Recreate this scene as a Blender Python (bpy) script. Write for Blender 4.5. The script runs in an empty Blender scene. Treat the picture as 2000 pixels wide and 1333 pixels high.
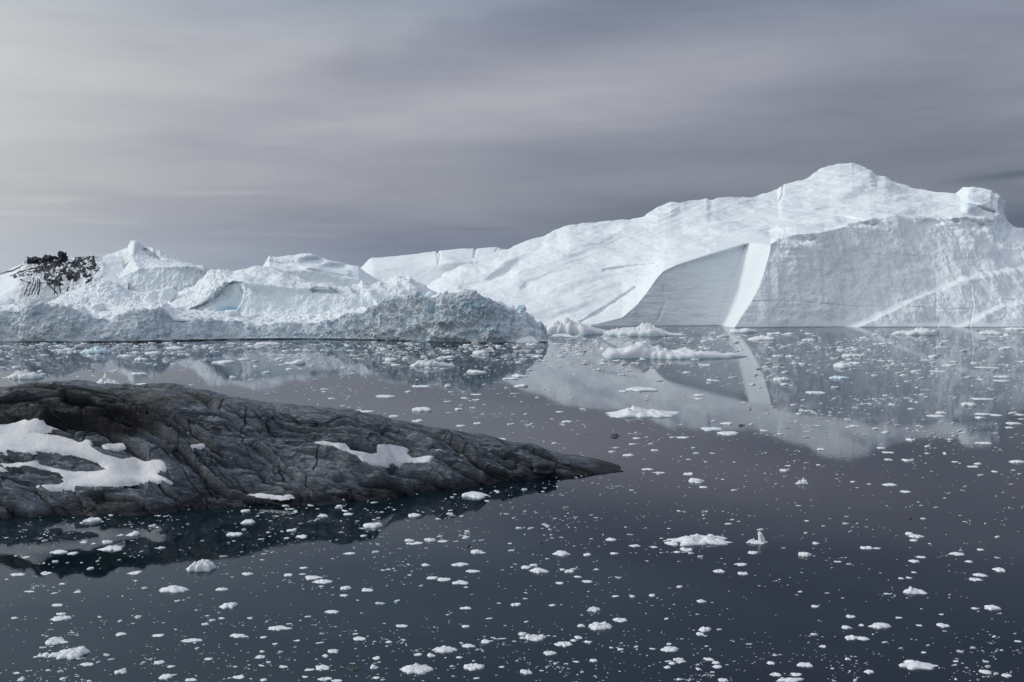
import bpy, math, random
import numpy as np
from mathutils import Vector
sc = bpy.context.scene
col = sc.collection
# ------------------------------------------------------------------ camera
F = 2200.0; HC = 30.0; YH = 530.0       # focal length in photo pixels, camera height (m), horizon row
cam_d = bpy.data.cameras.new('camera'); cam = bpy.data.objects.new('camera', cam_d); col.objects.link(cam)
cam.location = (0, 0, HC); cam.rotation_euler = (math.radians(90), 0, 0)
cam_d.sensor_width = 36; cam_d.lens = 36*F/2000; cam_d.shift_y = -(666.5-YH)/2000
cam_d.clip_start = 1; cam_d.clip_end = 60000
sc.camera = cam
# ------------------------------------------------------------------ sun, sky, exposure
SUN_EL, SUN_AZ = math.radians(30), math.radians(-80)   # azimuth from the view axis, minus = left
sd = Vector((math.sin(SUN_AZ)*math.cos(SUN_EL), math.cos(SUN_AZ)*math.cos(SUN_EL), math.sin(SUN_EL)))
sl = bpy.data.lights.new('sun', 'SUN'); so = bpy.data.objects.new('sun', sl); col.objects.link(so)
sl.energy = 1.6; sl.angle = math.radians(8); sl.color = (1.0, 0.965, 0.91)
so.rotation_euler = sd.to_track_quat('Z', 'Y').to_euler()
sc.view_settings.view_transform = 'Standard'; sc.view_settings.look = 'None'
sc.view_settings.exposure = 0.0; sc.view_settings.gamma = 1

class NT:
    def __init__(s, t): s.t = t; s.n = t.nodes; s.l = t.links
    def new(s, k, **kw):
        n = s.n.new(k)
        for a, v in kw.items(): setattr(n, a, v)
        return n
    def put(s, sock, v):
        if isinstance(v, bpy.types.NodeSocket): s.l.new(v, sock)
        else:
            if sock.type == 'RGBA' and len(v) == 3: v = (*v, 1)
            sock.default_value = v
    def m(s, op, a, b=0.0, c=0.0, clamp=False):
        n = s.new('ShaderNodeMath', operation=op, use_clamp=clamp)
        s.put(n.inputs[0], a); s.put(n.inputs[1], b); s.put(n.inputs[2], c)
        return n.outputs[0]
    def add(s, *a):
        r = a[0]
        for x in a[1:]: r = s.m('ADD', r, x)
        return r
    def mul(s, *a):
        r = a[0]
        for x in a[1:]: r = s.m('MULTIPLY', r, x)
        return r
    def ss(s, x, a, b, o0=0.0, o1=1.0):
        n = s.new('ShaderNodeMapRange', interpolation_type='SMOOTHSTEP')
        s.put(n.inputs[0], x); n.inputs[1].default_value = a; n.inputs[2].default_value = b
        n.inputs[3].default_value = o0; n.inputs[4].default_value = o1
        return n.outputs[0]
    def gauss(s, d, w):
        q = s.m('DIVIDE', d, w); return s.m('POWER', 2.718, s.m('MULTIPLY', s.m('MULTIPLY', q, q), -1.0))
    def noise(s, vec, scale, detail=4, rough=.55, dist=0.0, stretch=None, rot=None):
        if stretch or rot:
            mp = s.new('ShaderNodeMapping')
            if stretch: mp.inputs['Scale'].default_value = stretch
            if rot: mp.inputs['Rotation'].default_value = rot
            s.l.new(vec, mp.inputs[0]); vec = mp.outputs[0]
        n = s.new('ShaderNodeTexNoise'); s.l.new(vec, n.inputs['Vector'])
        n.inputs['Scale'].default_value = scale; n.inputs['Detail'].default_value = detail
        n.inputs['Roughness'].default_value = rough; n.inputs['Distortion'].default_value = dist
        return n.outputs['Fac']
    def mix(s, f, a, b, blend='MIX'):
        n = s.new('ShaderNodeMix', data_type='RGBA', blend_type=blend)
        s.put(n.inputs[0], f); s.put(n.inputs[6], a); s.put(n.inputs[7], b)
        return n.outputs[2]
    def attr(s, name): return s.new('ShaderNodeAttribute', attribute_name=name).outputs['Fac']

world = bpy.data.worlds.new('World'); sc.world = world; world.use_nodes = True
w = NT(world.node_tree); w.n.clear()
tc = w.new('ShaderNodeTexCoord'); sx = w.new('ShaderNodeSeparateXYZ'); w.l.new(tc.outputs['Generated'], sx.inputs[0])
X, Y, Z = sx.outputs
az = w.m('ARCTAN2', X, Y); el = w.m('ARCSINE', Z)
cx = w.new('ShaderNodeCombineXYZ'); w.l.new(az, cx.inputs[0]); w.l.new(el, cx.inputs[1])
v2 = cx.outputs[0]
soft = w.noise(v2, 1.0, 5, .5, .5, (1.8, 8, 1), (0, 0, math.radians(-20)))
soft2 = w.noise(v2, 1.0, 6, .6, .2, (5, 30, 1), (0, 0, math.radians(-12)))
warp = w.mul(w.m('SUBTRACT', soft, .5), .07)
ea = w.add(el, warp)
azc = w.m('MINIMUM', w.m('MAXIMUM', az, -1.1), 1.0)
L = w.add(.48, w.mul(azc, -.56), w.mul(azc, azc, .38))
L = w.add(L, w.mul(w.m('SUBTRACT', soft, .5), .62), w.mul(w.m('SUBTRACT', soft2, .5), .30))
def band(c, m_, wd, amp, a0, a1):
    global L
    d = w.m('SUBTRACT', ea, w.add(c, w.mul(az, m_)))
    L = w.add(L, w.mul(w.gauss(d, wd), amp, w.ss(az, a0, a1)))
band(.208, .30, .036, -.11, -.42, -.10)    # dark streak rising to the top of the frame
band(.152, .12, .028, .17, -.30, .0)      # pale streak under it
band(.096, .04, .026, -.12, -.35, .05)
band(.235, .22, .022, .10, -.42, -.2)
band(.020, .00, .050, -.20, -.48, -.10)    # dusky layer over the horizon
band(.16, .0, .09, .16, -.25, -.50)        # brightest part, far left
def wisp(px, py, wx, wy, amp, tilt=0.0):
    global L
    a0 = (px-1000)/F; e0 = (YH-py)/F
    dy = w.m('DIVIDE', w.m('SUBTRACT', w.add(el, w.mul(w.m('SUBTRACT', soft2, .5), .012)), w.add(e0, w.mul(w.m('SUBTRACT', az, a0), tilt))), wy/F)
    dx = w.m('DIVIDE', w.m('SUBTRACT', az, a0), wx/F)
    r = w.add(w.mul(dx, dx), w.mul(dy, dy))
    L = w.add(L, w.mul(w.m('POWER', 2.718, w.mul(r, -1.0)), amp))
wisp(150, 400, 75, 6, .10, .05); wisp(60, 427, 160, 4, .07); wisp(450, 382, 120, 5, .09); wisp(560, 460, 120, 4, .07)
wisp(650, 444, 60, 4, .07); wisp(930, 447, 80, 4, -.07); wisp(1930, 358, 110, 7, -.15, .06); wisp(1985, 372, 60, 6, .10)
wisp(2010, 437, 90, 12, -.22); wisp(220, 440, 150, 5, .05); wisp(1990, 405, 70, 10, .04)
ramp = w.new('ShaderNodeValToRGB'); w.l.new(L, ramp.inputs[0])
cr = ramp.color_ramp; cr.elements[0].position = 0.0; cr.elements[0].color = (.11, .135, .19, 1)
cr.elements[1].position = 1.0; cr.elements[1].color = (.62, .615, .618, 1)
for p, c in ((.15, (.175, .193, .250, 1)), (.32, (.250, .262, .325, 1)), (.50, (.328, .338, .398, 1)), (.72, (.462, .464, .500, 1))):
    e = cr.elements.new(p); e.color = c
hi = w.ss(el, .36, 1.15, 1.0, 1.85)                 # thinner, brighter cloud overhead
bk = w.ss(Y, .25, -.5, 1.0, 1.12)                   # and behind the viewer
cloud = w.mix(1.0, ramp.outputs[0], w.mix(w.ss(el, .0, .075), (.84, .94, 1.04), (1.0, 1.005, 1.0)), 'MULTIPLY')
vs = w.new('ShaderNodeVectorMath', operation='SCALE'); w.l.new(cloud, vs.inputs[0]); w.l.new(w.m('MULTIPLY', hi, bk), vs.inputs['Scale'])
upc0 = w.mix(w.ss(el, .17, .30), (1, 1, 1), (.72, .89, 1.0)); upc = w.mix(w.ss(el, .36, .8), upc0, (.965, 1.0, 1.05)); vm = w.new('ShaderNodeVectorMath', operation='MULTIPLY'); w.l.new(vs.outputs[0], vm.inputs[0]); w.l.new(upc, vm.inputs[1])
sky = w.new('ShaderNodeTexSky', sky_type='NISHITA'); sky.sun_disc = False; sky.sun_elevation = SUN_EL; sky.sun_rotation = SUN_AZ
vs2 = w.new('ShaderNodeVectorMath', operation='SCALE'); w.l.new(sky.outputs[0], vs2.inputs[0]); vs2.inputs['Scale'].default_value = .10
tot = w.mix(.94, vs2.outputs[0], vm.outputs[0])
bg = w.new('ShaderNodeBackground'); bg.inputs[1].default_value = 1.0; w.l.new(tot, bg.inputs[0])
wo = w.new('ShaderNodeOutputWorld'); w.l.new(bg.outputs[0], wo.inputs[0])

# ------------------------------------------------------------------ numeric helpers
_rs = np.random.RandomState(11)
_perm = _rs.permutation(256).astype(np.int32); _perm = np.concatenate([_perm, _perm, _perm])
_g = np.array([(1,1,0),(-1,1,0),(1,-1,0),(-1,-1,0),(1,0,1),(-1,0,1),(1,0,-1),(-1,0,-1),(0,1,1),(0,-1,1),(0,1,-1),(0,-1,-1),(1,1,0),(-1,1,0),(0,-1,1),(0,-1,-1)], np.float32)
def perlin(x, y, z, seed=0):
    x = np.asarray(x, np.float32)+seed*17.13; y = np.asarray(y, np.float32)+seed*5.71; z = np.asarray(z, np.float32)*np.ones_like(x)
    xi = np.floor(x).astype(np.int32); yi = np.floor(y).astype(np.int32); zi = np.floor(z).astype(np.int32)
    xf = x-xi; yf = y-yi; zf = z-zi
    xi &= 255; yi &= 255; zi &= 255
    u = xf*xf*xf*(xf*(xf*6-15)+10); v = yf*yf*yf*(yf*(yf*6-15)+10); t = zf*zf*zf*(zf*(zf*6-15)+10)
    def gr(i, j, k):
        h = _perm[_perm[_perm[(xi+i) & 255]+((yi+j) & 255)]+((zi+k) & 255)] & 15
        g = _g[h]; return g[..., 0]*(xf-i)+g[..., 1]*(yf-j)+g[..., 2]*(zf-k)
    x00 = gr(0,0,0)*(1-u)+gr(1,0,0)*u; x10 = gr(0,1,0)*(1-u)+gr(1,1,0)*u
    x01 = gr(0,0,1)*(1-u)+gr(1,0,1)*u; x11 = gr(0,1,1)*(1-u)+gr(1,1,1)*u
    return (x00*(1-v)+x10*v)*(1-t)+(x01*(1-v)+x11*v)*t
def fbm(x, y, z, s, o=4, g=.5, seed=0, kind='n'):
    r = 0; a = 1.0; f = 1.0/s; tot = 0
    for i in range(o):
        n = perlin(x*f, y*f, z*f, seed+i*3)
        if kind == 'b': n = np.abs(n)*2-.45           # billow: round tops, sharp creases
        elif kind == 'r': n = .55-np.abs(n)*2         # ridged
        r = r+a*n; tot += a; a *= g; f *= 2.03
    return r/tot
def cells(x, y, seed=0):                                # F1, F2 of a cellular pattern and the id of the nearest cell
    xi = np.floor(x).astype(np.int32); yi = np.floor(y).astype(np.int32)
    f1 = np.full(x.shape, 9.0); f2 = np.full(x.shape, 9.0); idn = np.zeros(x.shape)
    for i in (-1, 0, 1):
        for j in (-1, 0, 1):
            cxx = xi+i; cyy = yi+j
            h = _perm[_perm[(cxx+seed) & 255]+(cyy & 255)]; h2 = _perm[h+37]
            d = np.hypot(cxx+h/256-x, cyy+h2/256-y)
            near = d < f1
            f2 = np.where(near, f1, np.minimum(f2, d)); idn = np.where(near, h2/256, idn); f1 = np.where(near, d, f1)
    return f1, f2, idn
def sstep(x, a, b): t = np.clip((x-a)/(b-a), 0, 1); return t*t*(3-2*t)
def blur(a, sy, sx):
    for ax, s in ((0, sy), (1, sx)):
        if s <= 0: continue
        r = int(3*s)+1; k = np.exp(-.5*(np.arange(-r, r+1)/s)**2); k /= k.sum()
        p = [(0, 0)]*a.ndim; p[ax] = (r, r); b = np.pad(a, p, mode='edge'); o = 0
        for i, kk in enumerate(k):
            sl_ = [slice(None)]*a.ndim; sl_[ax] = slice(i, i+a.shape[ax]); o = o+kk*b[tuple(sl_)]
        a = o
    return a
def inter(pts, x): pts = sorted(pts); return np.interp(x, [p[0] for p in pts], [p[1] for p in pts])
def z_at(py, D): return HC-(py-YH)/F*D
def D_at(py): return F*HC/(py-YH)
def px_of(P): return 1000+P[..., 0]/P[..., 1]*F, YH+(HC-P[..., 2])/P[..., 1]*F
def poly_dist(px, py, line):
    best = np.full(px.shape, 1e9)
    for (x0, y0), (x1, y1) in zip(line, line[1:]):
        dx, dy = x1-x0, y1-y0; t = np.clip(((px-x0)*dx+(py-y0)*dy)/(dx*dx+dy*dy), 0, 1)
        best = np.minimum(best, np.hypot(px-x0-t*dx, py-y0-t*dy))
    return best
def in_poly(px, py, poly):
    r = np.zeros(px.shape, bool); n = len(poly)
    for i in range(n):
        (x0, y0), (x1, y1) = poly[i], poly[(i+1) % n]
        if y0 == y1: continue
        r ^= ((y0 > py) != (y1 > py)) & (px < (x1-x0)*(py-y0)/(y1-y0)+x0)
    return r
def normals(P):
    a = np.gradient(P, axis=1); b = np.gradient(P, axis=0)
    n = np.cross(a, b); return n/np.maximum(np.linalg.norm(n, axis=-1, keepdims=True), 1e-9)

def mesh_obj(name, V, Fc, mat, parent=None, base=None, attrs=None, smooth=True, faces_n=4):
    """V (n,3) array, Fc (m,faces_n) int array -> one linked object with its origin at its base"""
    V = np.asarray(V, np.float32)
    if base is None:
        base = Vector((float(V[:, 0].mean()), float(V[:, 1].mean()), float(max(V[:, 2].min(), 0)))) if parent is None else Vector((0, 0, 0))
    V = V-np.array(base, np.float32)
    me = bpy.data.meshes.new(name); n = len(V); m_ = len(Fc)
    me.vertices.add(n); me.vertices.foreach_set('co', V.ravel())
    me.loops.add(m_*faces_n); me.loops.foreach_set('vertex_index', np.asarray(Fc, np.int32).ravel())
    me.polygons.add(m_); me.polygons.foreach_set('loop_start', np.arange(m_, dtype=np.int32)*faces_n)
    if smooth: me.polygons.foreach_set('use_smooth', np.ones(m_, bool))
    me.update(calc_edges=True); me.validate()
    for k, a in (attrs or {}).items():
        at = me.attributes.new(k, 'FLOAT', 'POINT'); at.data.foreach_set('value', np.asarray(a, np.float32).ravel())
    me.materials.append(mat)
    o = bpy.data.objects.new(name, me); col.objects.link(o); o.location = base
    if parent: o.parent = parent; o.location = Vector(base)
    return o
def grid_faces(r, c, keep=None):
    i = np.arange(r*c).reshape(r, c)
    f = np.stack([i[:-1, :-1], i[:-1, 1:], i[1:, 1:], i[1:, :-1]], -1).reshape(-1, 4)
    if keep is not None: f = f[keep.reshape(-1)[f].all(1)]
    return f
def biggest(f):
    if not len(f): return f
    n = int(f.max())+1; lab = np.arange(n)
    for _ in range(4000):
        m = lab[f].min(1); new = lab.copy(); np.minimum.at(new, f.ravel(), np.repeat(m, 4)); new = new[new]
        if (new == lab).all(): break
        lab = new
    k = lab[f[:, 0]]; u, c = np.unique(k, return_counts=True); return f[k == u[c.argmax()]]
def compact(V, Fc, attrs=None):
    u, inv = np.unique(Fc, return_inverse=True); return V[u], inv.reshape(Fc.shape), {k: a.reshape(-1)[u] for k, a in (attrs or {}).items()}
def tag(o, label, cat=None, group=None, kind=None):
    if label: o['label'] = label
    if cat: o['category'] = cat
    if group: o['group'] = group
    if kind: o['kind'] = kind
    return o

# ------------------------------------------------------------------ materials
def mat_new(name):
    m = bpy.data.materials.new(name); m.use_nodes = True; t = NT(m.node_tree); t.n.clear()
    o = t.new('ShaderNodeOutputMaterial'); b = t.new('ShaderNodeBsdfPrincipled'); t.l.new(b.outputs[0], o.inputs[0])
    return m, t, b, o
def ice_mat(name, white=(.775, .82, .84), blue=(.42, .61, .69), grain=.25, gsc=1.2, bl_lo=.58, bl_hi=.80, bl_amt=.5, dirt_c=(.010, .012, .020), dirt2=None, strata=0.0):
    m, t, b, o = mat_new(name)
    tcn = t.new('ShaderNodeTexCoord').outputs['Object']
    n1 = t.noise(tcn, .035, 5, .6, .5); n2 = t.noise(tcn, .35, 5, .65, .3); n3 = t.noise(tcn, gsc, 6, .7)
    c = t.mix(t.ss(n1, .35, .7), white, tuple(x*.955 for x in white))
    bf = t.mul(t.ss(n2, bl_lo, bl_hi), bl_amt)
    bf = t.m('ADD', bf, t.attr('blue'), clamp=True)
    c = t.mix(bf, c, blue)
    if dirt2: c = t.mix(t.mul(t.ss(t.noise(tcn, .6, 6, .7, .4), .50, .72), .55), c, dirt2)
    c = t.mix(t.m('MULTIPLY', t.attr('stain'), .8, clamp=True), c, (.36, .36, .34))
    c = t.mix(t.mul(t.ss(t.attr('dirt'), .15, .5), .98), c, dirt_c)
    t.l.new(c, b.inputs['Base Color']); b.inputs['Roughness'].default_value = .62; b.inputs['Specular IOR Level'].default_value = .3
    bm = t.new('ShaderNodeBump'); bm.inputs['Strength'].default_value = 1.0; bm.inputs['Distance'].default_value = grain
    t.l.new(t.add(n3, t.mul(n2, .8)), bm.inputs['Height']); t.l.new(bm.outputs[0], b.inputs['Normal'])
    return m
M_big = ice_mat('glacier_ice', grain=.22, gsc=.5, bl_amt=.25)
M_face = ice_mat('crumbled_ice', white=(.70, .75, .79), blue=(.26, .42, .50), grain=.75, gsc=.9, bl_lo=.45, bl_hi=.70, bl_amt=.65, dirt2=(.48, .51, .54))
M_floe = ice_mat('floe_ice', white=(.745, .765, .775), blue=(.45, .68, .74), grain=.05, gsc=3.5, bl_amt=.15)
M_blue = ice_mat('old_blue_ice', white=(.62, .76, .81), blue=(.36, .60, .68), grain=.1, gsc=2, bl_amt=.5)
M_dark = ice_mat('dirty_black_ice', white=(.05, .055, .06), blue=(.55, .6, .63), grain=.1, gsc=3, bl_lo=.56, bl_hi=.62, bl_amt=.8)
M_moraine = ice_mat('moraine_rock', white=(.020, .023, .034), blue=(.45, .47, .50), grain=.4, gsc=1.2, bl_lo=.60, bl_hi=.68, bl_amt=.7)

def snow_mat():
    m, t, b, o = mat_new('old_snow')
    tcn = t.new('ShaderNodeTexCoord').outputs['Object']
    n = t.noise(tcn, 1.1, 6, .65, .3); n2 = t.noise(tcn, 4, 4, .6, 0, (1, 2.5, 1))
    c = t.mix(t.ss(n, .35, .75), (.80, .80, .81), (.66, .665, .68))
    c = t.mix(t.mul(t.ss(t.noise(tcn, 6, 4, .7), .62, .8), .35), c, (.35, .33, .30))
    t.l.new(c, b.inputs['Base Color']); b.inputs['Roughness'].default_value = .7; b.inputs['Specular IOR Level'].default_value = .2
    bm = t.new('ShaderNodeBump'); bm.inputs['Distance'].default_value = .18; t.l.new(t.add(n2, n), bm.inputs['Height']); t.l.new(bm.outputs[0], b.inputs['Normal'])
    return m
M_snow = snow_mat()
def rock_mat():
    m, t, b, o = mat_new('gneiss')
    tcn = t.new('ShaderNodeTexCoord').outputs['Object']
    big = t.noise(tcn, .13, 5, .6, .6); mid = t.noise(tcn, .8, 6, .68, .5); fine = t.noise(tcn, 5, 6, .7)
    band = t.noise(tcn, 1.0, 6, .68, .9, (.5, 1.3, 3.6), (0, math.radians(8), math.radians(-12)))
    c = t.mix(t.ss(big, .3, .7), (.066, .084, .108), (.140, .166, .196))
    c = t.mix(t.mul(t.ss(band, .44, .64), .65), c, (.31, .33, .35))
    c = t.mix(t.mul(t.ss(mid, .52, .70), .6), c, (.045, .048, .055))
    c = t.mix(t.mul(t.ss(fine, .60, .75), .5), c, (.24, .24, .23))
    c = t.mix(t.mul(t.ss(t.noise(tcn, .3, 5, .7, .3), .56, .70), .35), c, (.095, .105, .085))
    lich = t.mul(t.attr('lichen'), t.ss(t.noise(tcn, .45, 7, .72, .8, (1, 1, 1.6)), .36, .43))
    c = t.mix(t.m('MULTIPLY', lich, .93, clamp=True), c, (.010, .010, .013))
    veg = t.mul(t.attr('veg'), t.ss(t.noise(tcn, .5, 6, .7), .42, .52))
    c = t.mix(t.m('MULTIPLY', veg, .85, clamp=True), c, (.060, .056, .048))
    c = t.mix(t.attr('crack'), c, (.012, .012, .014))  # crevice shade painted into joints and ledge grooves, together with their dirt and lichen
    c = t.mix(t.m('MULTIPLY', t.attr('wet'), .93, clamp=True), c, (.010, .010, .014))
    t.l.new(c, b.inputs['Base Color']); b.inputs['Roughness'].default_value = .72; b.inputs['Specular IOR Level'].default_value = .25
    bm = t.new('ShaderNodeBump'); bm.inputs['Distance'].default_value = .35; bm.inputs['Strength'].default_value = 1
    t.l.new(t.add(t.mul(mid, .6), t.mul(fine, .2), t.mul(band, .8)), bm.inputs['Height']); t.l.new(bm.outputs[0], b.inputs['Normal'])
    return m
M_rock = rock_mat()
def water_mat():
    m = bpy.data.materials.new('sea_water'); m.use_nodes = True; t = NT(m.node_tree); t.n.clear()
    o = t.new('ShaderNodeOutputMaterial'); tcn = t.new('ShaderNodeTexCoord').outputs['Object']
    n = t.noise(tcn, .9, 3, .5, .4); n2 = t.noise(tcn, .05, 3, .5)
    bm = t.new('ShaderNodeBump'); bm.inputs['Distance'].default_value = .0022; bm.inputs['Strength'].default_value = 1
    t.l.new(t.mul(n, t.ss(n2, .35, .65, .3, 1.7)), bm.inputs['Height'])
    gl = t.new('ShaderNodeBsdfGlossy'); gl.inputs['Color'].default_value = (.86, .88, .92, 1); gl.inputs['Roughness'].default_value = .03
    t.l.new(bm.outputs[0], gl.inputs['Normal'])
    df = t.new('ShaderNodeBsdfDiffuse'); sxw = t.new('ShaderNodeSeparateXYZ'); t.l.new(tcn, sxw.inputs[0])
    silt = t.m('ADD', t.ss(sxw.outputs[0], 22, -12), t.mul(t.m('SUBTRACT', t.noise(tcn, .02, 3, .5), .5), .8), clamp=True)   # cloudy meltwater off the rock, clear deep water to the right
    c = t.mix(silt, (.002, .003, .013), (.007, .021, .030))
    t.l.new(c, df.inputs['Color'])
    tr = t.new('ShaderNodeBsdfTransparent'); tr.inputs['Color'].default_value = (.45, .72, .74, 1)
    m1 = t.new('ShaderNodeMixShader'); m1.inputs[0].default_value = .45; t.l.new(df.outputs[0], m1.inputs[1]); t.l.new(tr.outputs[0], m1.inputs[2])
    fr = t.new('ShaderNodeFresnel'); fr.inputs['IOR'].default_value = 1.333
    m2 = t.new('ShaderNodeMixShader'); t.l.new(fr.outputs[0], m2.inputs[0]); t.l.new(m1.outputs[0], m2.inputs[1]); t.l.new(gl.outputs[0], m2.inputs[2])
    t.l.new(m2.outputs[0], o.inputs[0]); return m
M_water = water_mat()
def plain(name, c, r=.9):
    m, t, b, o = mat_new(name); b.inputs['Base Color'].default_value = (*c, 1); b.inputs['Roughness'].default_value = r; b.inputs['Specular IOR Level'].default_value = 0; return m

# ------------------------------------------------------------------ sea
def sheet(name, z, mat, s=25000):
    o = mesh_obj(name, np.array([(-s, -2000, z), (s, -2000, z), (s, 2*s, z), (-s, 2*s, z)], float), np.array([[0, 1, 2, 3]]), mat, base=Vector((0, 0, z)), smooth=False)
    o['kind'] = 'structure'; return o
sheet('sea', 0.0, M_water); sheet('sea_bed', -40.0, plain('deep_water', (.004, .008, .016)))

# ------------------------------------------------------------------ iceberg bodies: rows of (D, z) along photo columns, waterline to crest to far side
def body(x0, x1, nx, rows, nts, xs=1.5, shape=None, smooth_t=1.0):
    """rows: list of (Dpts, kind, vals): Dpts = number | [(px, D)...]; kind 'y' (photo row) or 'z' (height)"""
    px = np.linspace(x0, x1, nx); Dr, Zr = [], []
    for Dp, kind, vals in rows:
        D = np.full(nx, float(Dp)) if np.isscalar(Dp) else inter(Dp, px)
        V = np.full(nx, float(vals)) if np.isscalar(vals) else inter(vals, px)
        Dr.append(D); Zr.append(z_at(V, D) if kind == 'y' else V)
    Ds, Zs = [], []
    for i, n in enumerate(nts):
        t = np.linspace(0, 1, n, endpoint=False)[:, None]
        Ds.append(Dr[i]*(1-t)+Dr[i+1]*t); Zs.append(Zr[i]*(1-t)+Zr[i+1]*t)
    Ds.append(Dr[-1][None]); Zs.append(Zr[-1][None])
    D = blur(np.concatenate(Ds), smooth_t, xs); Zz = blur(np.concatenate(Zs), smooth_t, xs)
    PX = np.broadcast_to(px, D.shape).copy()
    if shape is not None:
        PY = YH+(HC-Zz)/D*F; D2 = shape(PX, PY, D, Zz); Zz = Zz+(HC-(HC-Zz)*D2/D-Zz)*sstep(Zz, 0, 6); D = D2
    return np.stack([(PX-1000)/F*D, D, Zz], -1)
def close_ends(P, drop=-6.0):
    """turn the first and last columns down into the water so the berg has real ends"""
    a = P[:, :1].copy(); b = P[:, -1:].copy(); a[..., 2] = drop; b[..., 2] = drop
    return np.concatenate([a, P, b], 1)
def disp(P, amt, n=None):
    n = normals(P) if n is None else n
    s = np.sign((n*np.array([0, -1, .6])).sum(-1, keepdims=True).mean()) or 1
    return P+n*s*amt[..., None]
def put_body(name, P, mat, attrs=None, parent=None, label=None, cat=None, group=None):
    r, c = P.shape[:2]
    o = mesh_obj(name, P.reshape(-1, 3), grid_faces(r, c), mat, parent=parent, attrs=attrs)
    if label: tag(o, label, cat, group)
    return o

# ---- the great iceberg on the right
crest = [(800, 585), (840, 548), (870, 528), (900, 512), (930, 500), (960, 492), (985, 484), (1000, 479), (1030, 469), (1055, 463), (1075, 456), (1112, 441), (1128, 440), (1155, 434), (1180, 433), (1215, 428), (1232, 425), (1258, 417), (1285, 404), (1310, 397), (1330, 398), (1360, 392), (1380, 387), (1388, 390), (1420, 386), (1450, 383), (1480, 381), (1500, 376), (1520, 372), (1528, 361), (1545, 357), (1565, 350), (1590, 338), (1615, 328), (1640, 320), (1662, 318), (1680, 324), (1700, 333), (1712, 342), (1728, 344), (1745, 354), (1762, 361), (1790, 368), (1820, 373), (1850, 375), (1868, 375), (1880, 368), (1900, 364), (1918, 366), (1936, 372), (1940, 379), (1952, 384), (1957, 390), (1955, 400), (1960, 440), (1975, 445), (1990, 451), (2000, 446), (2030, 440), (2080, 455), (2160, 490), (2260, 560), (2340, 650)]
cr_D = [(800, 745), (1000, 755), (1200, 765), (1400, 780), (1520, 815), (1660, 850), (1760, 815), (1860, 770), (1950, 745), (2000, 735), (2340, 760)]
edge_y = [(800, 652), (1060, 644), (1130, 637), (1165, 633), (1215, 621), (1245, 595), (1268, 565), (1283, 544), (1296, 530), (1320, 519), (1350, 509), (1400, 494), (1430, 485), (1462, 475), (1505, 472), (1520, 462), (1555, 454), (1610, 450), (1640, 440), (1700, 424), (1745, 419), (1830, 426), (1880, 421), (1940, 426), (1955, 440), (1975, 455), (2000, 462), (2100, 500), (2340, 660)]
edge_D = [(800, 625), (1130, 617), (1240, 618), (1300, 628), (1400, 642), (1462, 654), (1600, 657), (1720, 680), (1940, 692), (2000, 688), (2340, 650)]
mid_y = [(800, 600), (900, 566), (1000, 545), (1100, 522), (1200, 505), (1300, 472), (1400, 448), (1462, 438), (1540, 425), (1620, 416), (1700, 412), (1760, 408), (1830, 412), (1890, 409), (1935, 419), (1955, 425), (1975, 449), (2000, 454), (2100, 480), (2340, 655)]
mid_D = [(800, 690), (1130, 690), (1300, 700), (1462, 715), (1620, 722), (1700, 700), (1830, 705), (1935, 700), (2340, 700)]
def wl(a): return a
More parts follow.
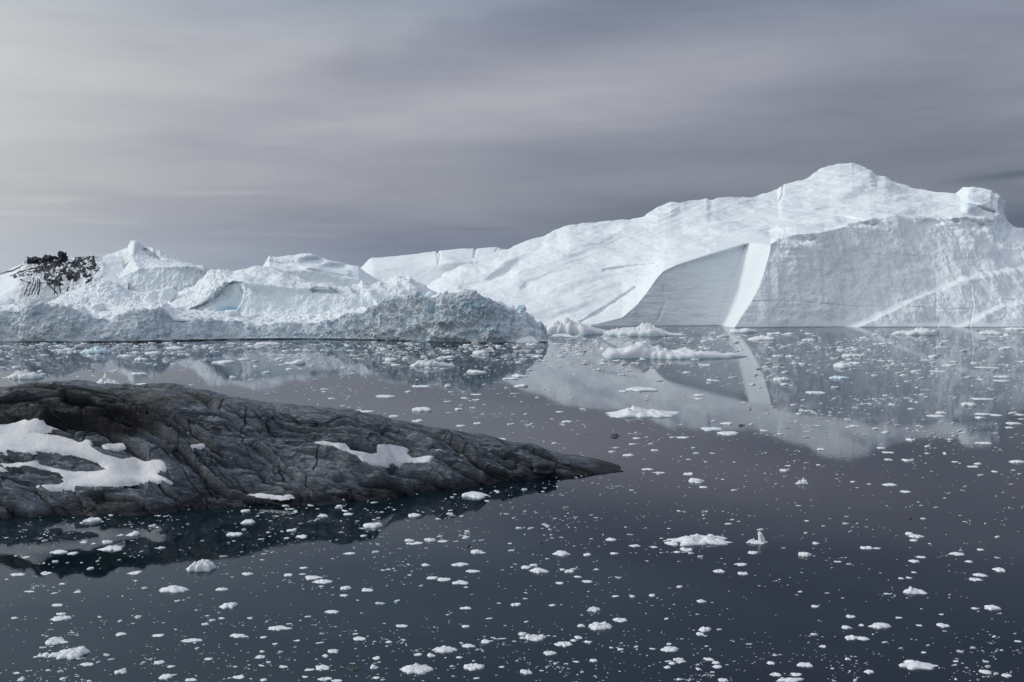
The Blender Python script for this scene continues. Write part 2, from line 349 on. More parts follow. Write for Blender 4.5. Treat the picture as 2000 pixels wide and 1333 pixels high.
def main_shape(px, py, D, z):
    Lx = np.interp(py, [470, 637], [1463, 1408]) ; Rx = np.interp(py, [470, 500, 560, 600, 637], [1506, 1501, 1484, 1462, 1434])
    s = np.clip((px-Lx+5)/(Rx-Lx+5), 0, 1)
    ee = inter(edge_y, px); low = sstep(py-ee, -4, 5)*sstep(px, 1180, 1240)
    gz = np.clip(z, 0, 60)/60
    D = D-(s*(17+13*gz)*low)*np.interp(px, [1500, 1640, 2000], [1, .6, .3])
    D = D+low*(px < 1462)*0
    # alcove left of the stripe leans away to the right
    alc = sstep(px, 1255, 1300)*(1-s)*low; D = D+alc*(px-1270).clip(0)/190*8
    # benches low on the right
    for line, amp, wd in ((((1600, 660), (1665, 637), (1740, 606), (1830, 562), (1905, 540), (2010, 522), (2200, 500)), 5.5, 6), (((1850, 645), (1905, 622), (1960, 596), (2100, 570)), 3.5, 6)):
        xs_, ys_ = zip(*line); yl = np.interp(px, xs_, ys_); D = D-amp*sstep(py-yl, -wd, wd)*(px > xs_[0])
    # scooped hollows under the rim
    for cx_, cy_, a_, b_, dp in ((1672, 434, 38, 8, 9), (1825, 434, 16, 6, 7), (1855, 430, 22, 6, 6), (1895, 438, 30, 14, 8), (1540, 462, 50, 10, 8), (1800, 520, 34, 12, 2.2), (1940, 455, 40, 22, 5)):
        th = -.6 if cy_ == 520 else -.18; ux = (px-cx_)*math.cos(th)-(py-cy_)*math.sin(th); uy = (px-cx_)*math.sin(th)+(py-cy_)*math.cos(th)
        D = D+dp*np.exp(-((ux/a_)**2+(uy/b_)**2+.35*perlin(px/14, py/8, 0*px, 3))**2)
    # summit block at the far right stands out
    D = D-16*sstep(px, 1874, 1892)*(1-sstep(px, 1952, 1960))*(1-sstep(py, 398, 430))
    # gullies and folds running down from the crest
    for line, amp, wd in ((((1240, 416), (1180, 448), (1090, 462)), 5, 10), (((1330, 400), (1230, 440), (1150, 470), (1010, 530)), -5, 12), (((1500, 395), (1400, 425), (1290, 455), (1150, 505), (1030, 560)), 5, 12),
                          (((1510, 400), (1640, 388), (1700, 385)), 6, 10), (((1600, 352), (1560, 380), (1520, 392)), 5, 9), (((1690, 350), (1640, 385), (1590, 400)), -5, 12), (((1240, 562), (1200, 590), (1130, 632)), 3, 3), (((1410, 592), (1530, 588), (1650, 598), (1900, 606)), .35, 1.3), (((1830, 545), (1828, 600), (1832, 640)), .5, 1.5), (((1897, 560), (1900, 600), (1893, 645)), .8, 1.5), (((1296, 560), (1300, 590), (1285, 625)), .8, 3),
                          (((1530, 360), (1528, 380), (1522, 398)), 7, 2.2), (((1870, 380), (1885, 395), (1940, 416)), 8, 5), (((1380, 492), (1300, 512), (1180, 528)), 3, 3), (((860, 560), (940, 545), (1000, 500)), -5, 9), (((905, 560), (990, 530), (1060, 480)), 4, 8)):
        D = D+amp*np.exp(-(poly_dist(px, py, line)/wd)**2)
    return D
P = body(800, 2340, 1500, [(622, 'z', -6), (617, 'z', 0), (edge_D, 'y', edge_y), (mid_D, 'y', mid_y), (cr_D, 'y', crest), ([(800, 800), (1660, 930), (2340, 820)], 'z', [(800, -3), (1000, 22), (1660, 60), (1950, 25), (2340, -4)]), ([(800, 860), (1660, 1000), (2340, 860)], 'z', -5)],
         [6, 230, 110, 130, 30, 10], 1.2, main_shape, 1.1)
x_, y_, z_ = P[..., 0], P[..., 1], P[..., 2]
ppx, ppy = px_of(P)
ey = inter(edge_y, ppx)
cliff = sstep(ppy-ey, -4, 6)*(ppx > 1140)
rightcliff = cliff*sstep(ppx, 1460, 1520); stripe = np.exp(-(((ppx-np.interp(ppy, [470, 560, 637], [1484, 1460, 1421]))/14)**4))*cliff
flute = fbm(x_+z_*.25+fbm(x_, z_, y_, 14, 3, .5, 77)*5, z_*.22, y_*.2, 7.0, 4, .5, 2)
lumps = fbm(x_, z_*.8, y_, 17, 5, .52, 5); chop = fbm(x_, z_*1.3, y_, 5.5, 4, .6, 9)*sstep(fbm(x_, z_, y_, 22, 3, .5, 78), -.15, .25)
snowy = fbm(x_*.55+z_*1.2, y_*.55, z_, 26, 5, .52, 3); wind = fbm(x_*.35+y_*.25, y_*.9-x_*.2, z_*2.2, 7, 4, .55, 8, 'b')
fold = fbm(x_*.13, (z_-x_*.33), y_*.3, 9, 4, .5, 79)
am = rightcliff*(flute*1.3+lumps*3.2+chop*1.1)*(1-stripe)+cliff*(1-rightcliff)*(1-stripe)*(lumps*1.3+flute*.3+fbm(x_*.3, z_*2, y_, 5, 4, .55, 83)*.5)+(1-cliff)*(1-.85*(ppx > 1140)*(ppx < 1530)*sstep(ey-ppy, 30, 2))*(snowy*4.5+fold*3.2+wind*.45)
am = am*sstep(z_, -1, 5)
P = disp(P, am)
blu = .06*stripe+.5*np.exp(-(poly_dist(ppx, ppy, [(1530, 360), (1528, 380), (1522, 398)])/1.5)**2)+.35*np.exp(-(((ppx-1895)/14)**2+((ppy-395)/12)**2))
main_args = (P, {'blue': blu}, cliff > .5, (stripe > .37) & (cliff > .5) & (ppy > 480))

def put_parts(P, attrs, parts, label):
    r_, c_ = P.shape[:2]; V = P.reshape(-1, 3); Fc = grid_faces(r_, c_)
    base = Vector((float(V[:, 0].mean()), float(V[:, 1].mean()), 0))
    t = bpy.data.objects.new('iceberg', None); col.objects.link(t); t.location = base; tag(t, label, 'iceberg')
    left = None
    for nm, mat, mk in parts:
        f = Fc[mk.reshape(-1)[Fc[:, 0]]]
        if nm == 'pale_stripe':                        # keep it in one piece, stray faces go to the cliff
            fb = biggest(f); key = lambda q: q[:, 0]; left = f[~np.isin(key(f), key(fb))]; f = fb
        elif nm == 'cliff_face' and left is not None: f = np.concatenate([f, left])
        v, f, at = compact(V, f, attrs)
        o = mesh_obj(nm, v, f, mat, base=base, attrs=at); o.parent = t; o.location = (0, 0, 0)
    return t
def crumb(P, s1, a1, s2, a2, seed=1, amp=1.0):
    x, y, z = P[..., 0], P[..., 1], P[..., 2]
    return (fbm(x, y, z, s1, 4, .55, seed, 'b')*a1+fbm(x, y, z, s2, 4, .6, seed+20, 'r')*a2)*amp
def zero(P): return np.zeros(P.shape[:2])

put_parts(main_args[0], main_args[1], [('snow_slope', M_big, ~main_args[2]), ('pale_stripe', M_big, main_args[3]), ('cliff_face', M_big, main_args[2] & ~main_args[3])],
          'huge white iceberg at right with pointed summit and pale stripe down its cliff')
# ---- smooth flat-topped iceberg behind the centre
def shE(px, py, D, z):
    for line, amp, wd in ((((855, 485), (860, 497), (856, 515)), 5, 1.6), (((928, 482), (926, 500), (922, 520)), 5, 1.6), (((975, 480), (962, 500)), 4, 2)):
        D = D+amp*np.exp(-(poly_dist(px, py, line)/wd)**2)
    for cx_, cy_, a_, b_, dp in ((868, 502, 26, 10, -9), (885, 515, 45, 14, -8)): D = D+dp*np.exp(-(((px-cx_)/a_)**2+((py-cy_)/b_)**2))
    return D
P = body(640, 1060, 420, [(700, 'z', -5), (705, 'z', 3), (745, 'y', [(640, 600), (680, 565), (700, 548), (730, 530), (800, 520), (900, 512), (1060, 505)]), (790, 'y', [(640, 590), (670, 553), (690, 537), (700, 525), (712, 515), (725, 504), (760, 500), (800, 497), (851, 490), (855, 494), (859, 489), (900, 485.5), (925, 484), (928, 487), (933, 484), (972, 482), (978, 486), (1000, 487), (1060, 560)]), (800, 'y', [(640, 600), (725, 506), (1060, 560)]), (850, 'z', -5)], [5, 70, 80, 8, 10], 1.0, shE, 1.0)
P = disp(P, fbm(P[..., 0], P[..., 1], P[..., 2], 20, 5, .5, 4)*1.4+fbm(P[..., 0]*.5, P[..., 1], P[..., 2], 5, 3, .5, 6, 'b')*.25)
put_body('iceberg', P, M_big, {'blue': zero(P)}, label='smooth flat-topped white iceberg sloping down behind the scalloped iceberg in the centre', cat='iceberg')

# ---- peaked iceberg behind, left of it
def shD(px, py, D, z):
    for cx_, cy_, a_, b_, dp in ((610, 510, 24, 8, 9), (655, 522, 26, 7, 8), (570, 518, 30, 8, 5)): D = D+dp*np.exp(-(((px-cx_)/a_)**2+((py-cy_)/b_)**2)**2)
    for line, amp, wd in ((((515, 505), (560, 512), (600, 522), (680, 535)), -5, 4),): D = D+amp*np.exp(-(poly_dist(px, py, line)/wd)**2)
    return D
P = body(505, 770, 300, [(690, 'z', -5), (694, 'z', 3), (705, 'y', [(505, 540), (520, 528), (560, 524), (620, 532), (700, 548), (770, 580)]), (735, 'y', [(505, 534), (514, 519), (520, 508), (526, 498.5), (533, 503), (545, 504), (560, 501), (575, 499), (585, 495), (595, 493), (606, 494), (620, 500), (650, 510), (680, 517), (700, 520), (730, 540), (770, 575)]), (742, 'y', [(505, 536), (526, 502), (598, 497), (700, 524), (770, 578)]), (790, 'z', -5)], [5, 60, 60, 8, 10], .8, shD, .8)
P = disp(P, fbm(P[..., 0], P[..., 1], P[..., 2], 14, 5, .55, 14)*1.6+fbm(P[..., 0], P[..., 1], P[..., 2], 4, 3, .5, 6, 'b')*.4)
put_body('iceberg', P, M_big, {'blue': zero(P)+.08}, label='distant white iceberg with a sharp left tip and low rounded peak above the cave iceberg', cat='iceberg')

# ---- pinnacle iceberg, left
def shB(px, py, D, z):
    D = D+8*np.exp(-(((px-212)/26)**2+((py-515)/11)**2)**2)
    for line, amp, wd in ((((262, 478), (256, 500), (268, 520)), -8, 8), (((283, 488), (298, 498), (312, 506)), 7, 3), (((270, 505), (300, 512), (360, 520)), -4, 6), (((300, 488), (350, 512), (395, 525)), -5, 7)):
        D = D+amp*np.exp(-(poly_dist(px, py, line)/wd)**2)
    return D
P = body(170, 428, 420, [(745, 'z', -5), (748, 'z', 3), (765, 'y', [(170, 575), (200, 566), (230, 545), (250, 535), (275, 526), (300, 523), (340, 521), (380, 521), (405, 532), (428, 560)]), (800, 'y', [(170, 550), (200, 530), (235, 524), (250, 512), (262, 505), (280, 506), (320, 512), (380, 520), (428, 558)]), (830, 'y', [(170, 512), (180, 501), (200, 499), (225, 500), (238, 496), (243, 491), (249, 490), (252, 478), (257, 471), (262, 469.5), (270, 470), (275, 475), (281, 481), (290, 483), (299, 484), (303, 489), (313, 490), (330, 500), (350, 508), (370, 516), (385, 520), (397, 517), (403, 522), (405, 533), (415, 545), (428, 565)]), (838, 'y', [(170, 516), (265, 474), (300, 492), (428, 566)]), (900, 'z', -5)], [5, 110, 50, 60, 6, 8], .9, shB, .9)
x_, y_, z_ = P[..., 0], P[..., 1], P[..., 2]; ppx, ppy = px_of(P)
P = disp(P, fbm(x_, y_, z_, 12, 5, .58, 24)*2.0+fbm(x_*1.4, y_, z_*.4, 5, 4, .55, 26, 'b')*1.1*sstep(ppy, 515, 530)+.5*fbm(x_, y_, z_, 3, 3, .5, 5, 'b'))
st = .9*np.exp(-(poly_dist(ppx, ppy, [(284, 492), (297, 500), (311, 507)])/2.2)**2)+.7*np.exp(-(poly_dist(ppx, ppy, [(238, 498), (244, 515)])/4)**2)+.5*np.exp(-(poly_dist(ppx, ppy, [(249, 494), (247, 510)])/2.5)**2)+.35*np.exp(-(poly_dist(ppx, ppy, [(205, 530), (235, 525), (258, 508)])/7)**2)
st = st*sstep(fbm(x_, y_, z_*.3, 5, 4, .6, 31), -.35, .15)
put_body('iceberg', P, M_big, {'blue': zero(P)+.05, 'stain': st}, label='white iceberg with a blunt pinnacle and brown crack, right of the dirt-banded iceberg', cat='iceberg')

# ---- dirt-banded iceberg, far left
t_ice = bpy.data.objects.new('iceberg', None); col.objects.link(t_ice); t_ice.location = (-330, 780, 0)
tag(t_ice, 'iceberg at the far left streaked and capped with black moraine dirt', 'iceberg')
P = body(-230, 250, 620, [(735, 'z', -5), (738, 'z', 3), (752, 'y', [(-230, 640), (-60, 590), (0, 578), (40, 560), (80, 556), (120, 562), (150, 565), (170, 556), (200, 552), (250, 560)]), (785, 'y', [(-230, 620), (-60, 560), (0, 550), (40, 535), (90, 525), (120, 520), (150, 518), (200, 520), (250, 535)]), (800, 'y', [(-230, 600), (-100, 565), (-40, 548), (0, 537), (15, 530), (28, 521), (40, 517), (50, 512), (54, 503), (68, 500), (80, 504), (86, 500), (95, 497), (108, 503), (116, 508), (130, 508), (150, 505), (165, 501), (185, 497), (200, 500), (240, 500), (250, 540)]), (808, 'y', [(-230, 605), (0, 541), (95, 502), (200, 504), (250, 545)]), (860, 'z', -5)], [5, 90, 80, 60, 6, 8], .8, None, .8)
x_, y_, z_ = P[..., 0], P[..., 1], P[..., 2]; ppx, ppy = px_of(P)
q = sstep(ppx, 20, 60)*(1-sstep(ppx, 190, 215))
P = disp(P, fbm(x_+z_*.8, y_, z_, 9, 5, .6, 41, 'b')*3.2*q+fbm(x_, y_, z_, 14, 4, .5, 43)*1.6)
wx = fbm(x_, y_, z_, 7, 4, .6, 51)*14; wy = fbm(x_, y_, z_, 7, 4, .6, 57)*10
dl = [([(30, 540), (60, 533), (95, 530), (118, 512)], 2.6), ([(75, 528), (95, 515), (110, 505)], 5), ([(55, 512), (66, 506), (80, 510)], 4.5), ([(88, 504), (100, 502), (110, 507)], 4.5), ([(100, 520), (118, 510), (150, 520), (185, 524)], 4), ([(150, 516), (165, 505), (178, 502)], 5), ([(168, 502), (175, 512), (186, 524)], 4.5), ([(150, 510), (160, 526)], 4), ([(88, 538), (95, 550), (115, 552), (112, 535)], 5), ([(128, 530), (138, 540), (148, 540)], 7), ([(168, 535), (176, 545), (172, 560)], 3.6), ([(88, 540), (98, 560), (112, 574)], 1.5), ([(106, 554), (107, 574)], 1.4), ([(115, 550), (118, 573)], 1.6), ([(40, 547), (60, 554), (90, 555), (112, 552)], 1.5), ([(60, 545), (56, 560), (48, 577)], 1.2), ([(66, 545), (64, 560), (55, 578)], 1.2), ([(70, 548), (69, 562), (62, 577)], 1.3), ([(74, 545), (74, 562), (69, 577)], 1.3), ([(78, 545), (78, 560), (76, 578)], 1.7), ([(0, 537), (25, 528), (48, 517)], 1.6), ([(135, 558), (131, 570)], 2), ([(20, 538), (45, 530), (70, 522), (95, 512)], 1.6), ([(100, 545), (86, 530), (110, 518)], 3)]
dirt = 0; brk = sstep(fbm(x_*.4+z_*.9, y_*.5, z_*.35-x_*.55, 2.8, 4, .6, 61), -.24, -.08)
for ln, wd in dl:
    k = sstep(wd, 1.4, 3.2); d = poly_dist(ppx+wx*k*.6, ppy+wy*k*.6, ln)+(wd*3*(1-brk) if wd > 2.4 else 0)
    wd2 = wd*1.9 if wd > 2.4 else wd*.8; dirt = np.maximum(dirt, 1-sstep(d, wd2*.6, wd2*1.05))
st = .45*q*sstep(fbm(x_, y_, z_, 8, 3, .6, 64), -.3, .2)+.55*np.exp(-(((ppx-65)/28)**2+((ppy-560)/14)**2))+.45*np.exp(-(((ppx-140)/10)**2+((ppy-550)/9)**2))+.3*np.exp(-(((ppx-70)/20)**2+((ppy-520)/10)**2))
tag(put_body('ice_body', P, M_big, {'blue': zero(P), 'dirt': dirt, 'stain': st*sstep(fbm(x_, y_, z_*.2, 4, 4, .6, 66), -.3, .2)}, parent=None), None)
ib = bpy.data.objects[[o.name for o in bpy.data.objects if o.name.startswith('ice_body')][0]]
ib.parent = t_ice; ib.location = ib.location-t_ice.location

# ---- lumps of rock or ice built as noisy chunks
def chunk(rx, ry, rz, seed, n=26, k=.35, sc_=.9, blocky=.0):
    u = np.linspace(0, 2*np.pi, n*2, endpoint=False); v = np.linspace(-np.pi/2, np.pi/2, n)
    U, V_ = np.meshgrid(u, v); d = np.stack([np.cos(V_)*np.cos(U), np.cos(V_)*np.sin(U), np.sin(V_)], -1)
    if blocky: d = d/np.maximum((np.abs(d)**4).sum(-1, keepdims=True)**.25, .3)*blocky+d*(1-blocky)
    r = 1+k*fbm(d[..., 0], d[..., 1], d[..., 2], sc_, 4, .55, seed, 'b')+k*.8*perlin(d[..., 0]*1.3, d[..., 1]*1.3, d[..., 2]*1.3, seed+5)
    Pp = d*r[..., None]*np.array([rx, ry, rz]); m = n*2
    i = np.arange(n*m).reshape(n, m); j = np.roll(i, -1, 1)
    f = np.stack([i[:-1], j[:-1], j[1:], i[1:]], -1).reshape(-1, 4)
    return Pp.reshape(-1, 3), f
def block(name, px, py, D, wpx, hpx, mat, seed, parent=None, n=22, k=.35, dr=.8, blocky=.3, label=None, cat=None, group=None, attrs=False):
    rx = wpx/2*D/F; rz = hpx/2*D/F
    V, f = chunk(rx, rx*dr, rz, seed, n, k, .9, blocky)
    c = Vector(((px-1000)/F*D, D, z_at(py-hpx/2, D)))
    V = V+np.array([0, 0, rz]); c = c-Vector((0, 0, rz))
    o = mesh_obj(name, V+np.array(c), f, mat, base=c)
    if mat is M_rock:
        at = o.data.attributes.new('wet', 'FLOAT', 'POINT'); at.data.foreach_set('value', np.full(len(o.data.vertices), .72, np.float32))
    if parent: o.parent = parent; o.location = c-parent.location
    if label: tag(o, label, cat, group)
    return o
for i, (a, b_, w_, h_) in enumerate(((68, 513, 26, 10), (95, 511, 24, 11), (123, 514, 15, 22), (172, 513, 18, 8))):
    block('moraine_boulder', a, b_+2, 798, w_, h_, M_moraine, 70+i, parent=t_ice, k=.55, n=30, blocky=.75, dr=1.0)

# ---- snowy rubble ridge between dirt-banded and pinnacle bergs
P = body(90, 365, 360, [(655, 'z', -5), (660, 'z', 6), (672, 'y', [(90, 600), (130, 592), (200, 585), (235, 590), (300, 588), (365, 596)]), (690, 'y', [(90, 596), (110, 583), (130, 572), (150, 564), (175, 556), (195, 549), (215, 548), (230, 552), (240, 562), (260, 572), (290, 572), (310, 566), (328, 560), (340, 561), (350, 572), (365, 592)]), (705, 'y', [(90, 600), (200, 556), (300, 576), (365, 598)]), (760, 'z', -5)], [5, 60, 60, 10, 10], .8, None, 1)
P = disp(P, crumb(P, 9, 2.2, 5, .8, 81))
put_body('snow_ridge', P, M_big, {'blue': zero(P)+.05}, label='low lumpy ice ridge in front of the pinnacle iceberg and right of the dirt streaks', cat='ice ridge')

# ---- cave iceberg with scalloped right shoulder
def shC(px, py, D, z):
    cave = in_poly(px, py, [(372, 604), (395, 592), (415, 578), (425, 567), (440, 556), (458, 549), (474, 551), (476, 570), (472, 588), (463, 602), (458, 612), (430, 612)]).astype(float)
    cave = blur(cave, .7, .9); D = D+cave*np.interp(px, [372, 430, 470], [3, 6, 10])
    for poly, dp in (([(680, 561), (695, 556), (706, 551), (706, 572), (700, 577)], 9), ([(715, 556), (728, 551), (742, 556), (735, 562), (722, 560)], 7), ([(745, 549), (765, 542), (766, 552), (757, 567), (744, 558)], 9), ([(780, 541), (800, 538), (799, 549), (788, 548)], 7), ([(606, 565), (620, 560), (648, 562), (660, 570), (650, 574), (612, 572)], 4)):
        D = D+blur(in_poly(px, py, poly).astype(float), .8, 1.0)*dp
    for line, amp, wd in ((((475, 552), (520, 556), (580, 562), (640, 562)), -4, 6), (((775, 538), (820, 570), (850, 590)), -5, 7), (((708, 552), (735, 590), (745, 610)), -4, 8), (((560, 527), (600, 545), (650, 560)), -3, 7)):
        D = D+amp*np.exp(-(poly_dist(px, py, line)/wd)**2)
    return D
crC = [(325, 600), (340, 580), (350, 574), (362, 568), (375, 562), (388, 551), (400, 540), (408, 530), (415, 527), (425, 528), (431, 525), (445, 528), (455, 531), (470, 528), (485, 525), (500, 522), (520, 520), (535, 520), (550, 524), (565, 532), (585, 540), (600, 549), (618, 553), (640, 552), (655, 556), (672, 562), (690, 557), (708, 549), (725, 556), (745, 548), (760, 544), (768, 541), (775, 538), (785, 543), (800, 539), (812, 548), (830, 560), (850, 571), (870, 580), (890, 592), (915, 612)]
brow = [(325, 606), (360, 596), (390, 586), (415, 570), (440, 556), (475, 551), (520, 557), (580, 563), (640, 562), (680, 566), (720, 566), (760, 565), (800, 568), (850, 588), (915, 616)]
P = body(320, 915, 900, [(538, 'z', -5), (542, 'z', 5), (551, 'y', [(320, 612), (600, 600), (720, 600), (850, 608), (915, 618)]), (560, 'y', brow), (600, 'y', crC), (606, 'y', [(a, b+3) for a, b in crC]), (660, 'z', -5)], [5, 60, 110, 100, 6, 10], .9, shC, 5.0)
x_, y_, z_ = P[..., 0], P[..., 1], P[..., 2]; ppx, ppy = px_of(P)
rag = 1-sstep(ppx, 420, 470)
P = disp(P, fbm(x_, y_, z_, 12, 5, .55, 91)*3.2+fbm(x_*1.2, y_, z_*.6, 4, 4, .55, 93, 'b')*(.35+1.3*rag*sstep(ppy, 610, 570)))
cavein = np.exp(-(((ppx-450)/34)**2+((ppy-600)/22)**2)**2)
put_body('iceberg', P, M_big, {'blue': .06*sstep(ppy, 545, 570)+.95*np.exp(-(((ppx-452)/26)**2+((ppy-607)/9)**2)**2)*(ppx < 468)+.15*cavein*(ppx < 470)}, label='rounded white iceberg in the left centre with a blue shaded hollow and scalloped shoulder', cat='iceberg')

# ---- long rubble-faced iceberg in front, left half
yT = [(-320, 600), (-100, 606), (0, 612), (25, 606), (60, 600), (110, 600), (150, 604), (180, 622), (215, 621), (240, 612), (265, 607), (290, 606), (318, 600), (326, 604), (340, 620), (380, 624), (420, 626), (460, 627), (500, 636), (540, 634), (580, 632), (612, 630), (625, 625), (650, 621), (680, 615), (705, 610), (740, 597), (765, 590), (790, 582), (815, 577), (840, 582), (855, 574), (875, 577), (895, 578), (910, 574), (925, 581), (945, 588), (960, 590), (975, 590), (990, 600), (1000, 602), (1010, 610), (1018, 606), (1030, 612), (1043, 629), (1050, 634), (1056, 629), (1064, 645), (1070, 662)]
wy_ = [(-320, 669), (0, 668.5), (180, 669), (300, 668), (450, 664), (600, 663), (750, 665), (830, 668), (930, 671), (1070, 670)]
pxs = np.linspace(-320, 1070, 300); D0 = D_at(inter(wy_, pxs)); dl0 = list(zip(pxs, D0))
ntc = .15+.85*np.interp(pxs, [-320, 160, 200, 500, 560, 1070], [0, 0, 1, 1, .3, .3])*sstep(perlin(pxs/40, pxs*0, 0, 3)+perlin(pxs/13, pxs*0, 0, 5)*.6, -.25, .2)
off = lambda o_: [(a, d+o_) for a, d in dl0]
shz = [(-320, 12), (0, 14), (300, 14.5), (360, 10.5), (450, 8.5), (620, 9.5), (720, 12), (850, 18), (950, 14), (1000, 9), (1040, 3), (1070, -3)]
P = body(-320, 1070, 1900, [(off(3), 'z', -5), (off(1.6), 'z', .05), ([(a, d-.2+1.6*(1-m_)) for (a, d), m_ in zip(dl0, ntc)], 'z', .5), (off(3), 'y', [(a, 667*.55+b*.45) for a, b in yT]), (off(9), 'y', yT), (off(20), 'y', [(a, b+.5) for a, b in yT]), (off(62), 'z', shz), (off(95), 'z', [(-320, 10), (300, 13), (450, 9.5), (850, 12), (1000, 4), (1070, -3)]), (off(110), 'z', -5)], [4, 5, 40, 46, 26, 70, 24, 10], .8, None, .8)
x_, y_, z_ = P[..., 0], P[..., 1], P[..., 2]; ppx, ppy = px_of(P); yt = inter(yT, ppx); Dw = D_at(inter(wy_, ppx))
face = (1-sstep(y_-Dw, 7, 14))
rough = np.interp(ppx, [0, 200, 330, 600, 700, 950, 1010, 1070], [.8, .8, .65, .55, 1.25, 1.35, .7, .4])
f1, f2, idn = cells(x_/3.2+fbm(x_, y_, z_, 5, 3, .5, 3)*1.2, z_/2.6+y_/4.0, 7)
chunks = (idn-.5)*1.6*sstep(f2-f1, .02, .25)
amt = face*rough*(fbm(x_, y_, z_*.7, 22, 3, .5, 131)*np.interp(ppx, [300, 400], [10, 5])+fbm(x_+z_*.5, y_, z_, 12, 4, .5, 101, 'b')*3.8+fbm(x_, y_, z_, 3.2, 4, .62, 103, 'b')*1.5+chunks*.55)*sstep(z_, -.5, 2.0)
amt = amt+(1-face)*(fbm(x_, y_*.8, z_, 8, 5, .6, 107, 'b')*1.5+fbm(x_, y_, z_, 22, 3, .5, 109)*1.4+(idn > .8)*sstep(f2-f1, .1, .5)*1.0)*sstep(z_, 0, 5)
P = disp(P, amt)
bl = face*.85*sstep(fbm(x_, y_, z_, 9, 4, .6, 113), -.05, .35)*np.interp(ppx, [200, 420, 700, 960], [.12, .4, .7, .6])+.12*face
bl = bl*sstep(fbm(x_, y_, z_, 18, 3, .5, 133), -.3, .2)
stn = (1-face)*.55*sstep(fbm(x_, y_*.5, z_, 9, 4, .6, 117), .12, .3)*(np.exp(-(((ppx-110)/50)**2+((ppy-594)/9)**2))+np.exp(-(((ppx-10)/20)**2+((ppy-606)/5)**2))+.6*(ppx > 860)*(ppx < 960))
def split_face(P):
    return P
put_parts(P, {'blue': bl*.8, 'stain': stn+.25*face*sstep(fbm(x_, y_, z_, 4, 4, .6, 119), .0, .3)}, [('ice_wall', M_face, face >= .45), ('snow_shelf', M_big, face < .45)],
          'long low iceberg with crumbling grey-blue wall spanning the left half of the water')
# ---- loose blocks lying on the shelf
for i, (a, b_, D, w_, h_, lb) in enumerate(((165, 596, 545, 14, 16, 'egg-shaped ice block balanced on the snowy shelf left of the cave iceberg'), (192, 613, 520, 30, 20, 'rounded snowy boulder near the front rim at far left, below the egg-shaped block'),
        (211, 624, 496, 28, 9, 'flat grey slab on the rim left of the notch'), (266, 590, 560, 14, 14, 'small round block right of the egg-shaped one on the shelf'), (20, 597, 560, 16, 14, 'pointed ice block near the far left edge of the shelf'),
        (298, 586, 575, 22, 18, 'wide lump of ice below the white pinnacle'), (330, 589, 585, 30, 26, 'tall jagged ice block left of the cave iceberg'), (454, 620, 535, 27, 15, 'rounded ice boulder lying at the mouth of the blue hollow'),
        (492, 622, 530, 20, 8, 'low ice block just right of the boulder at the blue hollow'), (688, 618, 512, 12, 8, 'small grey ice block on the rim where the front wall starts to rise'), (843, 585, 498, 22, 16, 'pale blue block on top of the highest part of the rubble wall'),
        (1017, 612, 485, 22, 16, 'dark blue-grey ice horn at the right end of the rubble wall'), (55, 617, 505, 22, 12, 'squat ice lump on the rim below the dirt streaks'), (385, 618, 560, 24, 8, 'low snow lump left of the boulder at the blue hollow'))):
    block('ice_block', a, b_, D, w_, h_, M_blue if i in (10, 11) else M_big, 120+i, k=.3, label=lb, cat='ice block', group='ice blocks lying on the long front iceberg')

